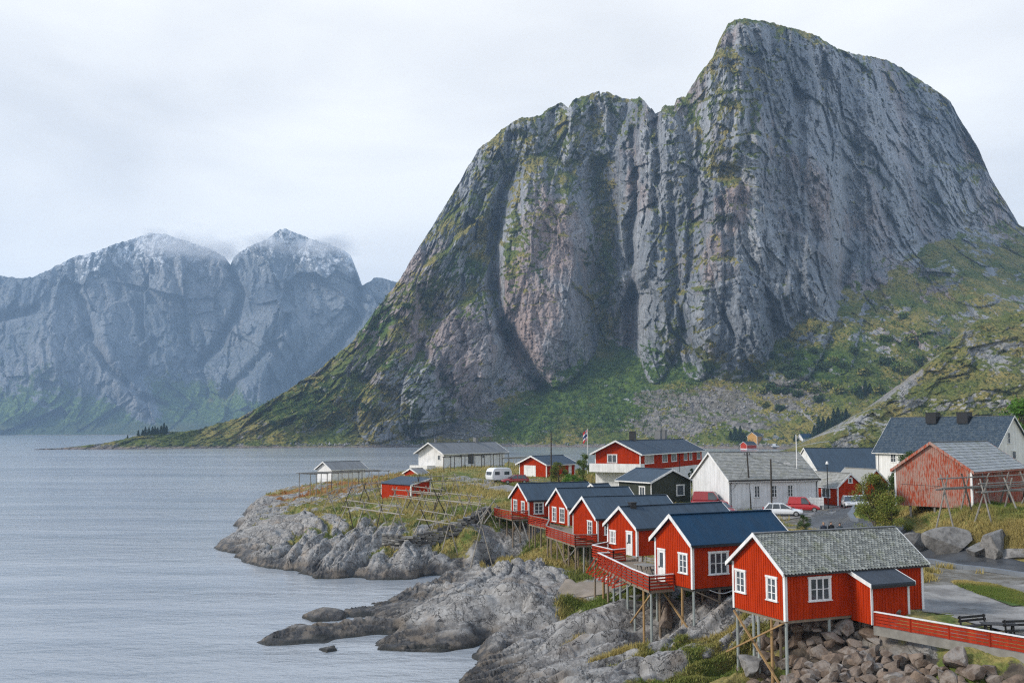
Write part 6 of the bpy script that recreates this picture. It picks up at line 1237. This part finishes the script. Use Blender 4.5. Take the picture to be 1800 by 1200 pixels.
# grass blades on the foreland
def grass():
    rs = np.random.RandomState(31); N = 760000; pxs = rs.uniform(420, 1880, N); u = rs.rand(N); u[:330000] = .62+.38*u[:330000]; pxs[:330000] = rs.uniform(900, 1880, 330000); Dm = 28000/(84+(490-84)*u)
    Dm = np.clip(Dm, 40, 330); x = (pxs-900)/(F*CT)*Dm; z, rk_, g, s = ground_full(x, Dm)
    pr = sstep(.42, .62, g)*np.interp(Dm, [40, 60, 120, 250], [1, 1, .55, .25])
    for (hx, hp) in ((None, None),): pass
    # keep roads and yard clear
    def near(pts, wd):
        P = [W_(*p) if len(p) == 3 else p for p in pts]; return polydist(x, Dm, P) < wd
    for pts, wd in (([(2100, 1035, 5.6), (1800, 1002, 5.6), (1700, 992, 5.6), (1620, 978, 5.65), (1540, 957, 5.7), (1470, 938, 5.8), (1452, 922, 5.95), (1475, 905, 6.0), (1510, 890, 6.1)], 3.0), ([(23, 56.5), (25.5, 58.5), (30, 62), (36, 62), (48, 60)], 6.0), ([(1400, 905, 6.1), (1240, 915, 6.1), (1100, 895, 6.4), (980, 868, 6.9), (880, 852, 7.2)], 2.2), ([(1395, 897, 6.15), (1460, 908, 6.)], 5), ([(17.5, 77), (24.5, 62)], 2.5), ([(985, 1030, 2.7), (1030, 1032, 2.7), (1085, 1040, 2.8)], 2.0)):
        pr = pr*(~near(pts, wd))
    for h in (h1, h2, h3, h4, h5, h6, hw, hg, hb, hn, hl, hf, hq):
        t = h['t']; dx = x-h['x']; dy = Dm-h['y']; a = dx*math.sin(t)+dy*math.cos(t); b = h['s']*(-dx*math.cos(t)+dy*math.sin(t)); pr = pr*(~((a > -.1) & (a < h['l']+.1) & (b > -.1) & (b < h['w']+.1)))
    lawn = near([(1712, 1030, 5.45), (1760, 1045, 5.45), (1830, 1062, 5.45)], 1.3); pr = np.where(lawn, .9, pr); z = np.where(lawn, z+.08, z)
    m = rs.rand(N) < pr; hs = np.where(lawn, .35, 1.)[m]; x = x[m]; y = Dm[m]; z = z[m]; g = g[m]; n = len(x); k = 3; print('tufts', n)
    tall = sstep(-.25, .35, fbm(x/5, y/5, 3, 951)); hgt = np.repeat(hs*(.14+.30*tall)*(.7+.6*rs.rand(n))*np.interp(y, [50, 120, 250], [.85, 1.25, 1.8]), k); X = np.repeat(x, k)+rs.normal(size=n*k)*.09; Y = np.repeat(y, k)+rs.normal(size=n*k)*.09; Zb = np.repeat(z, k)-.03
    a = rs.rand(n*k)*6.283; wd = .028*np.repeat(np.interp(y, [50, 120, 250], [.9, 1.6, 3.0]), k); lx = rs.normal(size=n*k)*.35*hgt; ly = rs.normal(size=n*k)*.35*hgt
    V = np.stack([np.stack([X-np.cos(a)*wd, Y-np.sin(a)*wd, Zb], -1), np.stack([X+np.cos(a)*wd, Y+np.sin(a)*wd, Zb], -1), np.stack([X+lx, Y+ly, Zb+hgt], -1)], 1).reshape(-1, 3); T = np.arange(n*k*3).reshape(-1, 3)
    dry = np.clip(sstep(-.3, .3, fbm(x/6, y/6, 4, 953)+.25*tall)*.8+.25*rs.rand(n), 0, 1); org = np.exp(-((x+41)/16)**2-((y-206)/26)**2)*sstep(-.1, .3, fbm(x/5, y/5, 2, 955))
    m_ = M('grass_blades', .8, .2); c = m_.mix(m_.attr('tone'), (.085, .145, .022), (.38, .30, .11)); c = m_.mix(m_.attr('org'), c, (.36, .12, .035)); m_.col(c)
    prop(link('grass', np_mesh('grass', V, None, T, attrs=dict(tone=np.repeat(dry, 3*k), org=np.repeat(org, 3*k))), m_.m), kind='stuff')
grass()
# ================================================================== HAZE
def haze_box():
    me = bpy.data.meshes.new('haze'); bm = bmesh.new()
    bmesh.ops.create_cube(bm, size=1); bm.to_mesh(me); bm.free()
    m = bpy.data.materials.new('haze_air'); m.use_nodes = True; n = m.node_tree.nodes; n.remove(n['Principled BSDF'])
    v = n.new('ShaderNodeVolumePrincipled'); v.inputs['Density'].default_value = 0.0001; v.inputs['Color'].default_value = (.50, .72, 1, 1); v.inputs['Anisotropy'].default_value = .1
    m.node_tree.links.new(v.outputs[0], n['Material Output'].inputs['Volume'])
    o = link('haze', me, m, loc=(0, 4350, 525)); o.scale = (19000, 9800, 1110); prop(o, kind='stuff')
haze_box()

# low cloud lying on the two far summits: soft-edged bodies of mist with real depth
def mist(label, a, b, D, w, h, dpt, dens, seed):
    x = (a-900)/F*D; z = HC+(HY-b)/F*D; bm = bmesh.new(); bmesh.ops.create_icosphere(bm, subdivisions=3, radius=1); me = bpy.data.meshes.new('mist'); bm.to_mesh(me); bm.free()
    m = bpy.data.materials.new('mist_'+str(seed)); m.use_nodes = True; t = m.node_tree; n = t.nodes; n.remove(n['Principled BSDF'])
    v = n.new('ShaderNodeVolumePrincipled'); v.inputs['Color'].default_value = (.96, .97, 1, 1); v.inputs['Anisotropy'].default_value = .3
    tc_ = n.new('ShaderNodeTexCoord'); ln = n.new('ShaderNodeVectorMath'); ln.operation = 'LENGTH'; t.links.new(tc_.outputs['Object'], ln.inputs[0])
    mp_ = n.new('ShaderNodeMapping'); mp_.inputs['Location'].default_value = (seed*3.1, 0, 0); mp_.inputs['Scale'].default_value = (1.3, 1.0, .8); t.links.new(tc_.outputs['Object'], mp_.inputs[0])
    no = n.new('ShaderNodeTexNoise'); no.inputs['Scale'].default_value = 1.45; no.inputs['Detail'].default_value = 4; t.links.new(mp_.outputs[0], no.inputs[0])
    ma = n.new('ShaderNodeMath'); ma.operation = 'MULTIPLY_ADD'; t.links.new(no.outputs[0], ma.inputs[0]); ma.inputs[1].default_value = 2.4; ma.inputs[2].default_value = -.55
    su = n.new('ShaderNodeMath'); su.operation = 'SUBTRACT'; t.links.new(ma.outputs[0], su.inputs[0]); t.links.new(ln.outputs['Value'], su.inputs[1])
    mr = n.new('ShaderNodeMapRange'); t.links.new(su.outputs[0], mr.inputs[0]); mr.inputs[1].default_value = 0; mr.inputs[2].default_value = .8; mr.inputs[3].default_value = 0; mr.inputs[4].default_value = dens*.5
    t.links.new(mr.outputs[0], v.inputs['Density']); t.links.new(v.outputs[0], n['Material Output'].inputs['Volume'])
    o = link('mist', me, m, loc=(x, D, z)); o.scale = (w*1.35, dpt*1.1, h*1.15); prop(o, kind='stuff')
mist('', 335, 425, 3980, 190, 95, 150, .035, 1)
mist('', 275, 432, 3960, 100, 55, 110, .02, 2)
mist('', 470, 425, 3980, 150, 55, 130, .022, 3)
mist('', 565, 430, 3980, 170, 60, 130, .028, 4)
